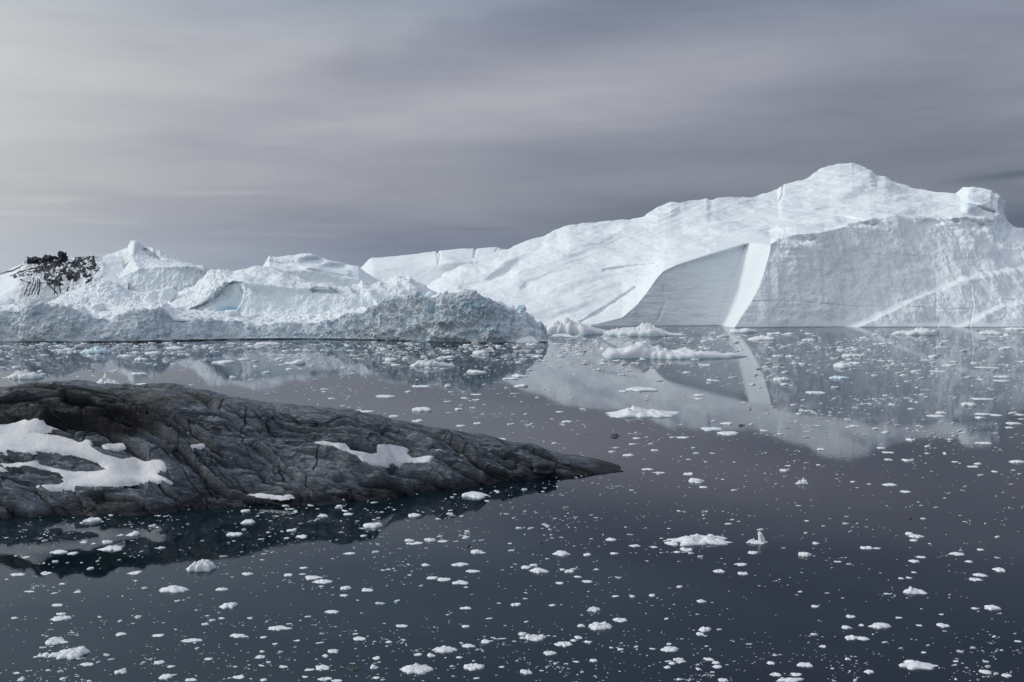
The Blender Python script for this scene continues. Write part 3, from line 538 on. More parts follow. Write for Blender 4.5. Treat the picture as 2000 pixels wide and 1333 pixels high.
# ------------------------------------------------------------------ floating ice
def floe_mesh(wm, dm, hm, seed, prof=None, lump=.5, ang=0.0, edge=.35, na=40, nr=11, under=.5, skew=0.0):
    """irregular floe wm wide, dm deep, hm high, afloat: profile of heights across the width, ragged outline, keel below the water"""
    th = np.linspace(0, 2*np.pi, na, endpoint=False)
    rr = np.concatenate([np.linspace(0, .90, nr-2)**.85, [1.0, 1.0]]); lev = np.concatenate([np.ones(nr-2), [.45, 0.0]])
    rr = np.concatenate([rr, [1.04, .8]]); lev = np.concatenate([lev, [-.5, -1.0]])
    R, T = np.meshgrid(rr, th, indexing='ij'); Lv = np.broadcast_to(lev[:, None], R.shape)
    out = 1+.5*perlin(np.cos(T)*1.3, np.sin(T)*1.3, 0*T+seed*.37, seed)+.36*perlin(np.cos(T)*2.6, np.sin(T)*2.6, 0*T, seed+3)+.2*perlin(np.cos(T)*7, np.sin(T)*7, 0*T, seed+9)
    ox = out/np.abs(out*np.cos(T)).max(); x = R*np.cos(T)*ox; y = R*np.sin(T)*out/np.abs(out*np.sin(T)).max()
    pr = np.ones_like(x) if prof is None else np.interp(x, np.linspace(-1, 1, len(prof)), prof)
    dome = edge+(1-edge)*np.clip(1-R**3.2, 0, 1)**.8
    nz = 1+(1-.85*R.clip(0, 1)**5)*lump*(fbm(x*1.0*wm/max(wm, dm), y*dm/max(wm, dm), x*0+seed*.71, .4, 4, .62, seed, 'b')*2.6+.5*perlin(x*1.6, y*1.6, 0*x, seed+7))
    top = hm*pr*dome*np.clip(nz, .12, 2.2)+skew*x*hm*.4
    if na >= 60: top = top*(1+(1-R.clip(0, 1)**6)*(.55*fbm(x*wm/2, y*dm/2, 0*x, wm/9, 4, .6, seed+31, 'b')+.25*fbm(x*wm/2, y*dm/2, 0*x, wm/25, 3, .6, seed+33)))
    top = np.maximum(top, .06*hm)
    z = np.where(Lv > 0, top*Lv**.8, Lv*under*hm)
    xx = x*wm/2; yy = y*dm/2
    ca, sa = math.cos(ang), math.sin(ang)
    V = np.stack([xx*ca-yy*sa, xx*sa+yy*ca, z], -1)
    m = na; k = len(rr); i = np.arange(k*m).reshape(k, m); j = np.roll(i, -1, 1)
    f = np.stack([i[:-1], i[1:], j[1:], j[:-1]], -1).reshape(-1, 4)
    f = np.concatenate([f, np.stack([i[-1, 0:-2:2], i[-1, 1:-1:2], i[-1, 2::2][:len(i[-1, 0:-2:2])], i[-1, 2::2][:len(i[-1, 0:-2:2])]], -1)]) if False else f
    bl = np.where(Lv <= 0, .55, 0.0)+.06*(Lv < .9)
    return V.reshape(-1, 3), f, bl.reshape(-1)
def floe(px, py, wpx, hpx, seed, prof=None, mat=None, dr=.6, **kw):
    """px,py: middle of the near waterline; wpx,hpx: width and whole visible height, in photo pixels"""
    Df = D_at(py); wm = wpx*Df/F; s = (py-YH)/math.hypot(py-YH, F); tot = hpx*Df/F
    dr = dr if wpx > 95 else min(1.05, dr*1.75); dm = min(wm*dr, .72*tot/s); hm = max(.27*tot, (tot-dm*s*.9)*.82)
    V, f, bl = floe_mesh(wm, dm, hm, seed, prof, **kw)
    base = Vector(((px-1000)/F*(Df+dm/2), Df+dm/2, 0))
    return mesh_obj('ice_floe', V+np.array(base), f, mat or M_floe, base=base, attrs={'blue': bl})
HERO = [  # px, py, w, h, profile, depth ratio, kwargs, label, short phrase for neighbours
 (1310, 703, 312, 38, [.3, .75, 1.0, .75, .9, 1.05, 1.0, .95, .85, .6, .5, .5, .55, .5, .5, .5, .45, .3, .5, .3, .12], .5, dict(lump=.4, edge=.55, na=160, nr=26), 'long narrow snow-covered floe with a humped left end, afloat before the huge iceberg', 'the long humped floe'),
 (1255, 657, 185, 27, [.2, .7, .55, .6, .65, .6, .62, .9, 1.1, .75, .5, .3, .2, .12, .08], .5, dict(lump=.4, edge=.55, na=110, nr=20), 'low white berg with two humps at the foot of the huge iceberg', 'the low two-humped berg'),
 (1118, 655, 122, 42, [.3, .6, .8, .75, .85, .8, .7, .55, .5, .4, .3], .8, dict(lump=.15, edge=.5, na=120, nr=24), 'heap of jagged white ice beyond the right end of the rubble-faced iceberg', 'the jagged white heap'),
 (1260, 819, 160, 29, [.06, .2, .4, .75, 1.0, .95, .6, .7, .62, .4, .3, .15, .05], .95, dict(lump=.6, edge=.35, na=110, nr=22), 'broad snowy floe pointed at both ends in the open middle water', 'the broad pointed snowy floe'),
 (1367, 1067, 128, 27, [.25, .3, .4, .9, 1.0, .8, .75, .9, .85, .6, .15, .06], .8, dict(lump=.7, na=90, nr=18), 'longest near floe, lumpy with a thin spike at its right end', 'the long spiked floe'),
 (390, 1119, 62, 32, [.35, .4, .8, .7, .95, 1.0, 1.0, .5], .5, dict(lump=.3, under=1.1, edge=.45, na=70, nr=16), 'knobbly ice block with a teal underwater foot, below the rock shadow', 'the knobbly teal-footed block'),
 (136, 1290, 80, 32, [.45, .5, .55, .7, .85, 1.0, .6], .45, dict(lump=.35, under=1.0, ang=.25, na=70, nr=16), 'large lumpy floe rising to its right end near the bottom left corner', 'the large lumpy corner floe'),
 (927, 975, 58, 18, [.8, 1, .9, .85, .7, .3, .08], .75, dict(lump=.15, edge=.7, na=60), 'flat white floe with a square end drifting against the dark rock shore', 'the flat floe at the rock shore'),
 (1790, 1164, 54, 20, [.9, 1, .8, .5, .45, .3, .1], .5, dict(lump=.6, under=1.0, na=60), 'ragged two-piece floe alone in the dark water at right', 'the ragged floe in dark water'),
 (1792, 1309, 84, 22, [.8, .9, .9, 1.0, .8, .55, .3, .1], .45, dict(lump=.3, under=1.0, na=70), 'wedge-shaped floe tapering rightward near the bottom right', 'the wedge floe at bottom right'),
 (1720, 1230, 50, 16, [.5, 1, .9, 1, .8, .4], .5, dict(lump=.3, na=60), 'plump rounded floe in dark water above the wedge floe', 'the plump rounded floe'),
 (812, 1319, 68, 27, [.3, .7, .8, 1, .9, .8, .5], .5, dict(lump=.4, under=1.1, ang=.3, na=70, nr=15), 'thick two-lobed floe at the bottom centre, slanting up to the right', 'the thick two-lobed floe'),
 (925, 1311, 44, 19, [.9, .8, .7, .8, 1.0], .6, dict(lump=.3, edge=.6, na=50), 'chunky four-cornered floe with a dished top at the bottom centre', 'the chunky dished floe'),
 (1172, 1232, 50, 20, [.5, .9, 1, .9, .9, .6], .5, dict(lump=.5, na=60), 'knobbly rounded floe of packed snow in the lower middle water', 'the knobbly packed floe'),
 (1045, 1254, 46, 19, [.5, .9, .5, .6, 1.0, .7], .5, dict(lump=.7, na=60), 'curled floe with a hollow in the middle, lower middle water', 'the curled hollow floe'),
 (868, 1277, 52, 18, [.5, .9, 1, .9, .6], .5, dict(lump=.3, na=60), 'oval white floe above the thick two-lobed one', 'the oval white floe'),
 (340, 1159, 64, 19, [.3, .5, .9, 1, .8, .5, .2], .4, dict(lump=.25, na=60), 'smooth humped floe tapering at both ends below the rock shadow', 'the smooth humped floe'),
 (544, 1233, 56, 13, [.2, .5, 1, .7, .6, .2], .4, dict(lump=.12, na=60), 'thin flat floe with a low central ridge in the lower left', 'the thin ridged floe'),
 (42, 741, 80, 18, [.2, .3, .8, 1, .9, 1, .7], .3, dict(lump=.45, na=70), 'lumpy floe at the far left edge just above the rock crest', 'the lumpy floe over the rock crest'),
 (213, 754, 60, 21, [.4, .6, 1.1, .6, .5, .4, .2], .3, dict(lump=.5, na=60), 'floe with one small peak just above the rock crest', 'the peaked floe over the rock crest'),
 (837, 717, 110, 18, [.3, .6, .65, .8, 1.0, .9, .6, .4, .25], .3, dict(lump=.35, na=80), 'large humped floe in the grey water before the rubble wall', 'the humped floe by the rubble wall'),
 (187, 691, 66, 16, [.3, .7, .8, 1, .7, .8, .3], .3, dict(lump=.45, na=60), 'pale blue craggy floe close to the rubble wall at left', 'the pale blue craggy floe'),
 (1785, 655, 84, 17, [.3, .6, .5, .6, .9, 1, .3], .3, dict(lump=.4, na=60), 'bluish heaped floe at the foot of the cliff on the right', 'the heaped floe under the cliff'),
 (1669, 698, 50, 8, [.9, 1, 1, .95, .9], .4, dict(lump=.06, edge=.85, na=50), 'level slab-like floe out in front of the cliff', 'the level slab floe'),
 (1642, 741, 45, 9, [.8, 1, .8, .7, .4], .4, dict(lump=.3, na=50), 'light blue floe in the water below the level slab', 'the light blue floe'),
 (1893, 794, 30, 10, [.9, 1, .9, .8], .5, dict(lump=.1, edge=.8, na=40), 'stacked-looking rounded floe in the right-hand reflections', 'the rounded stacked floe'),
 (1987, 906, 36, 9, [.5, 1, 1, .9], .5, dict(lump=.2, na=40), 'wide white floe at the right edge below the cliff reflection', 'the wide floe at the right edge'),
 (1566, 947, 28, 13, [.3, .5, .7, 1.0, .5], .4, dict(lump=.9, na=50), 'jagged angular little floe below the summit reflection', 'the jagged angular floe'),
 (1358, 944, 37, 12, [.6, 1, .9, 1, .6], .5, dict(lump=.25, na=50), 'smooth rounded floe right of the rock tip', 'the smooth floe right of the rock tip'),
 (1097, 1087, 38, 14, [.4, .8, 1, .8, .4], .5, dict(lump=.25, na=50), 'neat domed floe in the middle water', 'the neat domed floe'),
 (1052, 1121, 42, 15, [.4, .9, 1, .9, .4], .5, dict(lump=.15, na=50, under=.9), 'smooth domed floe with two little ones at its left shoulder', 'the smooth domed floe'),
 (447, 1190, 38, 17, [.4, .7, .8, 1.0], .5, dict(lump=.3, na=50, ang=.2), 'slanted floe raised at its right corner, lower left water', 'the slanted floe'),
 (1938, 1193, 33, 13, [.3, .8, .9, 1.0, .8], .5, dict(lump=.3, na=50), 'rounded floe with a dark underside near the right edge', 'the rounded floe near the right edge'),
 (631, 1141, 44, 11, [.4, .8, 1, .7, .4], .5, dict(lump=.4, na=50), 'longer floe of the close group left of centre below the rock', 'the close group below the rock'),
 (217, 1077, 52, 13, [.3, .6, .9, 1, .7, .3], .4, dict(lump=.4, na=50), 'broad bumpy floe inside the dark rock reflection', 'the broad bumpy floe in the rock reflection'),
 (730, 1033, 43, 15, [.9, 1, .9, 1, .9], .5, dict(lump=.2, edge=.7, na=50), 'thick level floe at the edge of the dark rock reflection', 'the thick level floe'),
 (1030, 671, 82, 17, [.2, .5, .8, 1, .9, .6, .2], .4, dict(lump=.12, edge=.15, na=70), 'smooth snow-covered mound hugging the right end of the rubble wall', 'the smooth mound by the rubble wall'),
 (111, 1261, 52, 21, [.7, 1, .7, .3, .15], .5, dict(lump=.3, na=60), 'curved floe just above the large lumpy corner floe', 'the curved floe in the lower left'),
 (1545, 1334, 62, 12, [.3, .8, 1, .8, .4], .5, dict(lump=.2, na=50), 'low floe cut by the bottom edge of the view, right of middle', 'the cut-off bottom floe'),
 (851, 1288, 1, 1, None, .5, None, None, None)]
SMALL = """1103 660 55 9;1241 711 22 5;1393 745 28 6;1376 715 28 7;1218 766 20 4;1253 765 66 13;1364 774 26 6;1366 781 18 5;1390 841 43 9;1423 851 46 10;1420 830 28 6;1243 858 17 4;1334 857 28 5;1107 826 22 6;1093 806 16 4;1227 892 22 6;1344 929 22 8;1264 919 26 5;1288 925 28 4;1373 954 18 5;1450 651 60 12;1486 665 62 11;1040 675 26 6;1050 698 26 6;1015 737 34 8;1016 757 32 9;997 742 34 6;1540 654 25 6;1580 653 20 5;1513 654 30 8;1581 666 30 5;1820 648 26 5;1935 654 50 9;1985 646 45 7;1517 697 24 6;1544 698 20 6;1823 699 20 8;1648 719 42 12;1526 745 36 9;1531 753 18 5;1595 770 42 7;1852 716 28 5;1834 727 37 4;1957 738 35 6;1956 746 36 5;1930 720 50 4;1918 782 42 6;1838 809 22 6;1825 815 38 8;1920 811 36 6;1945 813 25 6;1915 818 22 5;1993 812 20 5;1980 830 32 6;1972 837 20 5;1670 834 20 5;1728 847 14 4;1777 862 24 8;1735 886 25 5;1720 877 18 5;1921 868 38 6;1603 880 17 5;1560 810 16 4;1736 900 18 5;1773 902 22 7;1910 908 16 6;1900 914 28 5;1866 904 16 4;1530 922 18 7;1737 950 29 8;1943 923 14 4;1768 963 22 6;1666 943 12 4;135 684 22 7;113 686 28 5;300 692 35 8;245 698 32 6;275 705 30 7;440 711 52 9;578 712 43 12;477 704 26 5;272 732 38 6;280 752 30 4;456 740 16 6;525 676 60 9;345 682 44 7;932 729 42 11;765 706 26 8;772 715 26 5;876 700 28 9;937 693 30 10;755 777 42 9;797 767 14 5;823 757 38 7;874 757 15 8;716 806 32 6;827 805 46 12;770 815 20 5;815 825 22 9;896 802 16 6;900 834 20 6;931 772 24 3;978 860 26 6;668 981 14 7;663 990 13 6;680 1007 20 6;808 1011 30 11;812 1065 38 8;840 1059 24 9;800 1059 20 8;865 1060 22 6;933 1083 32 12;684 1084 30 7;1146 1087 18 8;1198 1084 21 6;832 1107 18 9;898 1107 36 9;924 1120 28 10;563 1127 21 10;612 1134 36 12;676 1153 24 10;718 1156 24 8;671 1166 18 6;593 1112 18 7;843 1133 26 9;867 1136 28 9;899 1142 33 10;910 1149 10 4;650 1199 31 8;515 1248 14 8;537 1260 11 5;701 1252 31 11;760 1257 14 7;785 1226 24 8;908 1191 25 7;909 1227 17 7;842 1284 19 12;914 1266 28 10;948 1258 22 10;897 1287 15 6;650 1277 24 11;635 1284 14 7;508 1287 20 9;553 1306 20 7;630 1311 30 15;730 1308 18 12;736 1290 17 9;817 1282 17 7;605 1311 20 6;635 1331 30 10;660 1333 26 8;515 1332 16 8;735 1327 15 7;980 1305 12 5;115 1083 38 11;143 1084 20 7;164 1062 16 8;210 1063 21 9;260 1048 28 14;180 1022 34 13;52 1091 15 5;35 1126 30 8;90 1124 24 10;264 1123 32 9;483 1125 25 8;433 1155 26 9;58 1158 22 5;122 1143 13 5;152 1159 14 6;112 1186 24 8;119 1214 43 15;120 1203 22 9;87 1285 28 13;170 1302 28 9;236 1318 27 14;42 1332 16 10;311 1299 24 10;335 1305 16 7;310 1245 26 8;236 1243 22 10;235 1216 10 7;375 1256 42 10;467 1247 42 10;325 1328 28 13;374 1332 24 9;467 1327 25 11;407 1290 16 6;480 1001 20 7;485 1024 28 11;458 1048 32 9;570 1039 21 9;588 1052 28 9;560 1053 12 5;630 1011 22 8;1027 1112 22 8;1042 1107 17 7;1113 1120 23 11;1093 1142 17 7;1147 1139 21 7;1192 1058 24 9;1240 1069 22 6;1277 1071 16 6;1312 1066 30 10;1340 1078 24 12;1322 1081 16 6;1470 1083 25 8;1447 1106 27 7;1451 1124 22 10;1404 1120 23 11;1327 1149 12 6;1274 1166 13 7;1235 1168 12 6;1202 1167 15 5;1370 1178 20 7;1008 1185 22 11;1079 1185 16 6;1160 1197 25 13;1213 1216 33 11;1135 1226 17 9;1020 1243 20 9;1101 1265 36 14;1120 1254 12 6;1148 1257 18 7;1131 1249 18 9;1075 1281 28 10;1308 1275 39 14;1307 1261 11 6;1313 1299 16 8;1328 1296 16 10;1303 1307 15 8;1159 1294 16 8;1212 1271 13 6;1378 1235 27 12;1367 1243 20 9;1385 1292 20 9;1398 1298 17 7;1401 1306 22 9;1028 1318 24 13;1412 1333 24 9;1573 1089 26 13;1594 1064 15 7;1576 1019 10 4;1692 1074 27 9;1712 1073 18 4;1790 1052 30 9;1775 1046 16 8;1784 1058 16 6;1785 1100 22 8;1799 1091 21 6;1870 1086 32 9;1893 1100 17 6;1915 1076 16 5;1953 1118 25 11;1914 1127 28 8;1905 1136 27 9;1759 1132 14 5;1776 1131 12 6;1785 1120 11 4;1904 1191 14 5;1592 1188 16 7;1662 1208 19 9;1652 1230 21 10;1683 1224 12 6;1662 1251 28 13;1686 1252 25 10;1841 1226 28 10;1795 1224 12 5;1756 1209 15 5;1839 1202 10 4;1607 1266 15 8;1655 1290 11 7;1573 1305 34 12;1505 1299 17 8;1515 1322 25 10;1555 1322 23 10;1697 1317 21 10;1804 1277 11 6;1866 1294 13 6;1925 1317 25 10;1965 1323 22 9;1988 1255 15 5"""
anchors = []
for i, h_ in enumerate(HERO):
    if h_[6] is None: continue
    px, py, wp, hp, pr, dr, kw, lab, short = h_
    o = floe(px, py, wp, hp, 200+i*7, pr, M_blue if 'blue' in lab else M_floe, dr, **kw)
    tag(o, lab, 'ice floe', 'ice floes drifting on the still sea'); anchors.append((px, py-hp/2, short))
# upright-finned floe: base ring and fin, joined in one piece of ice
def fin_floe():
    V1, f1_, b1 = floe_mesh(2.5, 1.6, .32, 611, [.6, 1, .6, .4, .7, .8], lump=.7, under=1.3, na=60, nr=14)
    V2, f2_ = chunk(.33, .30, .75, 613, 20, .3, .9, .3)
    V2[:, 0] += -.28*V2[:, 2]; V2 += np.array([.55, .1, .42]); V2 = V2+np.array([0, 0, 0])
    D = D_at(1064)+.8; base = Vector(((1478-1000)/F*D, D, 0))
    V = np.concatenate([V1, V2]); f = np.concatenate([f1_, f2_+len(V1)])
    o = mesh_obj('ice_floe', V+np.array(base), f, M_floe, base=base, attrs={'blue': np.concatenate([b1, V2[:, 0]*0+.05])})
    tag(o, 'floe with an upright leaning fin and a teal foot, beside the long spiked floe', 'ice floe', 'ice floes drifting on the still sea'); anchors.append((1478, 1050, 'the upright-finned floe'))
fin_floe()
DARK = [(690, 1311, 30, 11, 'blackened lump of ice among white floes at the bottom centre'), (1202, 854, 20, 6, 'small black dirty ice lump in open water above the rock tip'), (1449, 833, 15, 4, 'tiny dark ice sliver right of the broad pointed snowy floe'), (915, 1069, 12, 5, 'tiny dark ice scrap in the middle water below the rock'), (1056, 1062, 9, 4, 'dark speck of ice left of the long spiked floe'), (98, 1304, 12, 6, 'dark twig-thin ice scrap under the large lumpy corner floe'), (1777, 1014, 9, 4, 'dark speck of ice in the right-hand dark water')]
for i, (px, py, wp, hp, lab) in enumerate(DARK):
    tag(floe(px, py, wp, hp, 700+i, None, M_dark, .6, lump=.9, na=30, nr=9), lab, 'dirty ice', 'dark dirty ice lumps')
anchors += [(1215, 920, 'the rock tip'), (1202, 852, 'the small black ice lump')]
def words(dx, dy):
    a = math.degrees(math.atan2(-dy*2.2, dx)) % 360
    return ['right of', 'behind-right of', 'behind', 'behind-left of', 'left of', 'front-left of', 'in front of', 'front-right of'][int(((a+22.5) % 360)//45)]
ORD = ['', 'second ', 'third ', 'fourth ', 'fifth ', 'sixth ', 'seventh ', 'eighth ', 'ninth ', 'tenth ']
rows_ = [tuple(map(float, q.split())) for q in SMALL.split(';')]
buckets = {}
for k, (px, py, wp, hp) in enumerate(rows_):
    j = min(range(len(anchors)), key=lambda q: math.hypot(px-anchors[q][0], (py-anchors[q][1])*2.2))
    buckets.setdefault((j, words(px-anchors[j][0], py-hp/2-anchors[j][1])), []).append((math.hypot(px-anchors[j][0], (py-anchors[j][1])*2.2), k))
lab_of = {}
for (j, wd), lst in buckets.items():
    lst.sort()
    for r, (d, k) in enumerate(lst):
        px, py, wp, hp = rows_[k]
        size = 'tiny' if wp < 15 else 'small' if wp < 25 else 'medium' if wp < 38 else 'broad'
        shp = 'flat' if hp/wp < .22 else 'low' if hp/wp < .33 else 'rounded' if hp/wp < .45 else 'stubby'
        pos = ('nearest ' if len(lst) > 1 and r == 0 else ORD[r]+'nearest ' if r else '')
        lab_of[k] = f"{size} {shp} ice piece {pos}{wd} {anchors[j][2]}"
rnd = random.Random(5)
for k, (px, py, wp, hp) in enumerate(rows_):
    kind = rnd.random()
    pr = None if kind < .35 else [rnd.uniform(.3, 1) for _ in range(rnd.randint(4, 7))]
    o = floe(px, py, wp, hp, 1000+k*3, pr, M_floe, rnd.uniform(.45, .75), lump=rnd.uniform(.1, .6), ang=rnd.uniform(-.35, .35), edge=rnd.uniform(.25, .7), na=32 if wp > 20 else 22, nr=9 if wp > 20 else 7, under=rnd.uniform(.4, 1.1), skew=rnd.uniform(-.6, .6))
    tag(o, lab_of[k], 'ice floe', 'ice floes drifting on the still sea')

# ------------------------------------------------------------------ rock headland
y0 = [(-300, 1035), (0, 1010), (150, 1008), (300, 1001), (420, 990), (500, 985), (640, 982), (750, 972), (850, 956), (950, 944), (1000, 937), (1100, 930), (1180, 925), (1217, 921)]
crR = [(-300, 772), (-60, 760), (0, 757), (60, 754), (130, 752), (180, 755), (230, 753), (290, 759), (350, 763), (380, 768), (430, 775), (480, 778), (520, 784), (580, 790), (600, 793), (650, 797), (690, 801), (710, 808), (740, 812), (765, 822), (785, 824), (800, 827), (830, 832), (860, 838), (900, 845), (930, 850), (955, 854), (980, 862), (1000, 867), (1030, 869), (1045, 873), (1065, 881), (1080, 886), (1100, 892), (1130, 895), (1160, 901), (1190, 909), (1205, 914), (1217, 920)]
mid_ = [(-300, 930), (0, 928), (500, 929), (730, 922), (950, 913), (1100, 913), (1180, 916), (1217, 920.5)]
pxs = np.linspace(-300, 1217, 400); Df_ = D_at(inter(y0, pxs)); Dc_ = D_at(inter(mid_, pxs))+np.interp(pxs, [1000, 1217], [0, 1.0]); zc_ = z_at(inter(crR, pxs), Dc_)
def rowR(fD, fz, dz=0): return ([(a, d0+(d1-d0)*fD) for a, d0, d1 in zip(pxs, Df_, Dc_)], 'z', [(a, z*fz+dz) for a, z in zip(pxs, zc_)])
P = body(-300, 1217, 1450, [([(a, d-5) for a, d in zip(pxs, Df_)], 'z', -3.5), rowR(0, 0, 0), rowR(.12, .10), rowR(.40, .40), rowR(.70, .72), rowR(.90, .92), rowR(1.0, 1.0), ([(a, d+4) for a, d in zip(pxs, Dc_)], 'z', [(a, z*.93) for a, z in zip(pxs, zc_)]), ([(a, d+8+22*min(1, z/9)) for a, d, z in zip(pxs, Dc_, zc_)], 'z', -3)],
         [18, 40, 90, 90, 70, 50, 14, 20], 3, None, 3)
x_, y_, z_ = P[..., 0].copy(), P[..., 1].copy(), P[..., 2].copy(); ppx, ppy = px_of(P)
zc = inter(list(zip(pxs, zc_)), ppx); sc1 = np.clip(zc/7, .10, 1)
a_ = math.radians(-21); u = x_*math.cos(a_)+y_*math.sin(a_); v = -x_*math.sin(a_)+y_*math.cos(a_)   # strike of the layers
wv = fbm(x_, y_, z_, 14, 3, .5, 201)*2.2
lob = fbm(u*.45, v*1.3+wv, z_*1.4, 10, 3, .5, 203, 'b')
led = fbm(u*.24, (v+wv)*1.5, z_*2.4, 3.6, 4, .6, 207, 'b')
sml = fbm(u*.4, v*1.6, z_*1.6, 1.6, 4, .65, 211, 'b')
f1, f2, idn = cells(u/7.5+wv*.25, v/4.0+z_*.25+fbm(x_, y_, z_, 6, 3, .5, 223)*.8, 3)
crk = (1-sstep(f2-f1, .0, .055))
uu = u+fbm(x_, y_, z_, 3, 3, .5, 281)*1.2
j1, j2, jid = cells(uu/2.6+7, v/1.9+z_*.5, 5)
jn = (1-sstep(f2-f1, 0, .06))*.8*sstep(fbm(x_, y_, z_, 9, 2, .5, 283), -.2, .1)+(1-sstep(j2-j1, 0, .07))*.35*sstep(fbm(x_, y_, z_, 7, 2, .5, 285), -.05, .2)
vv = v+wv*.7+fbm(u*.2, v*.5, z_, 6, 3, .5, 241)*2.2
def ledge(lam, seed, sharp=.13):
    p = vv/lam+perlin(u/(lam*5), v/(lam*3), 0, seed)*1.3; fr = p-np.floor(p)
    mod = np.clip(.45+perlin(u/(lam*3.5), v/(lam*1.3), z_*.1, seed+2)*2.2, 0, 1)
    return sstep(fr, 0, sharp)*(1-fr)*mod-.35*gv(fr, sharp)*mod, gv(fr, sharp)*mod
def gv(fr, w_): return np.exp(-(np.minimum(fr, 1-fr)/(w_*.55))**2)
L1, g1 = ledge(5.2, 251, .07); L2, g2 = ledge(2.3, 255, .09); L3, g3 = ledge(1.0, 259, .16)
amt = (lob*2.0+led*.3+L1*2.8+L2*1.1+L3*.3+sml*.2+(idn-.5)*1.1*sstep(f2-f1, 0, .12)+(jid-.5)*.45*sstep(j2-j1, 0, .15)-.35*jn)*sc1
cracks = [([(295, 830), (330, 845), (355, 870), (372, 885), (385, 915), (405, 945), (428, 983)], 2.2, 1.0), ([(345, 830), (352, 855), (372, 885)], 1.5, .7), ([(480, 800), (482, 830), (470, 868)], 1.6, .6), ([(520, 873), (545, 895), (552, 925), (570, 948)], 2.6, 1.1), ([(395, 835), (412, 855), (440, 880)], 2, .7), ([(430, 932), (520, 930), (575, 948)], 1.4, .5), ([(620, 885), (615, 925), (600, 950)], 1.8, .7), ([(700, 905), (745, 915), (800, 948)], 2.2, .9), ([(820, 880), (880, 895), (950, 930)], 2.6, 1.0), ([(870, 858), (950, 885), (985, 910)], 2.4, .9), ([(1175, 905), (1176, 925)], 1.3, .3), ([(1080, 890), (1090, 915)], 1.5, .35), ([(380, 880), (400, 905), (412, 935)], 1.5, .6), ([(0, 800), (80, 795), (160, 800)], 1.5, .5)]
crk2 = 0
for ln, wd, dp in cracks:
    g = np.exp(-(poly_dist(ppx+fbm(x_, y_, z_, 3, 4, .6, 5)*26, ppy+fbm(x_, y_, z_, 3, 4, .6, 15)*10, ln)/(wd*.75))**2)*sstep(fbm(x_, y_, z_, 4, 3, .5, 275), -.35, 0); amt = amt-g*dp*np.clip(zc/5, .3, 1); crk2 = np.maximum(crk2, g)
SNOW = [([(-200, 830), (20, 829), (40, 823), (72, 817), (82, 818), (90, 830), (122, 841), (95, 843), (60, 842), (52, 846), (80, 848), (110, 850), (140, 858), (158, 866), (166, 857), (180, 862), (178, 872), (200, 887), (240, 897), (262, 893), (283, 902), (310, 897), (322, 905), (325, 915), (308, 920), (305, 925), (337, 941), (280, 943), (235, 945), (160, 950), (130, 957), (95, 957), (70, 948), (118, 946), (128, 941), (115, 928), (90, 917), (60, 914), (0, 918), (-200, 920), (-200, 905), (0, 906), (40, 903), (75, 899), (78, 908), (120, 918), (150, 921), (200, 919), (210, 916), (190, 900), (165, 890), (140, 885), (90, 882), (50, 884), (0, 884), (-200, 886)], 'large branching snow patch on the left of the rock'),
        ([(198, 869), (222, 867), (238, 864), (243, 872), (230, 880), (208, 877)], 'small snow patch above the large branching one'), ([(364, 871), (385, 867), (398, 866), (398, 870), (385, 877), (368, 877)], 'small snow patch in a hollow mid-rock'),
        ([(612, 862), (630, 860), (655, 866), (675, 866), (683, 879), (700, 882), (725, 886), (739, 884), (735, 868), (760, 868), (790, 874), (800, 878), (795, 886), (803, 894), (830, 890), (847, 891), (838, 902), (820, 906), (790, 903), (780, 911), (740, 908), (715, 904), (700, 892), (680, 883), (665, 876), (655, 869)], 'long ragged snow patch on the right part of the rock'),
        ([(474, 968), (500, 963), (522, 966), (550, 967), (572, 965), (578, 969), (560, 972), (530, 970), (500, 971)], 'thin snow strip low on the rock by the waterline'), ([(850, 880), (858, 878), (864, 881), (858, 883)], 'tiny snow spot right of the long ragged patch'), ([(0, 760), (1, 760), (1, 761)], None)]
masks = []
gfr = (y_-inter(list(zip(pxs, Df_)), ppx))/(inter(list(zip(pxs, Dc_)), ppx)-inter(list(zip(pxs, Df_)), ppx))
amt = amt*(1-np.interp(ppx, [350, 600], [.7, .88])*sstep(gfr, .72, .97)); n0 = normals(P); Psm = disp(P, blur(amt, 9, 9), n0); spx, spy = px_of(Psm)
for pl, lb in SNOW:
    if lb is None: continue
    wj = fbm(x_, y_, z_, 1.6, 4, .65, 231)*11
    masks.append((blur(in_poly(spx+wj, spy+wj*.4, pl).astype(float), 1.1, 1.1), lb, pl))
allm = np.clip(sum(m_[0] for m_ in masks), 0, 1); soft = blur(allm, 7, 7)
gfr = (y_-inter(list(zip(pxs, Df_)), ppx))/(inter(list(zip(pxs, Dc_)), ppx)-inter(list(zip(pxs, Df_)), ppx))
amt_r = amt*(1-.55*soft)-.35*sstep(allm, .3, .9)
PR = disp(P, amt_r, n0)
PR[..., 2] = np.where(z_ < 0, np.minimum(PR[..., 2], z_+.3), PR[..., 2])
rpx, rpy = px_of(PR)
lich = sstep(rpx, 400, 260)*np.interp(rpy, [755, 772, 785, 822, 842, 855], [0, .2, 1, 1, .6, 0])+.8*np.exp(-(((rpx-235)/40)**2+((rpy-835)/20)**2))
veg = .9*(1-sstep(np.abs(rpy-np.interp(rpx, [0, 150, 250, 400, 520], [762, 766, 770, 782, 800])), 5, 16))*sstep(rpx, 560, 300)+.9*np.exp(-(poly_dist(rpx, rpy, [(370, 820), (400, 826), (430, 845)])/7)**2)+.7*np.exp(-(poly_dist(rpx, rpy, [(570, 838), (620, 850)])/5)**2)
wet = 1-sstep(PR[..., 2]+fbm(x_, y_, 0*z_, 6, 4, .55, 5)*2.2, .3, 2.3)
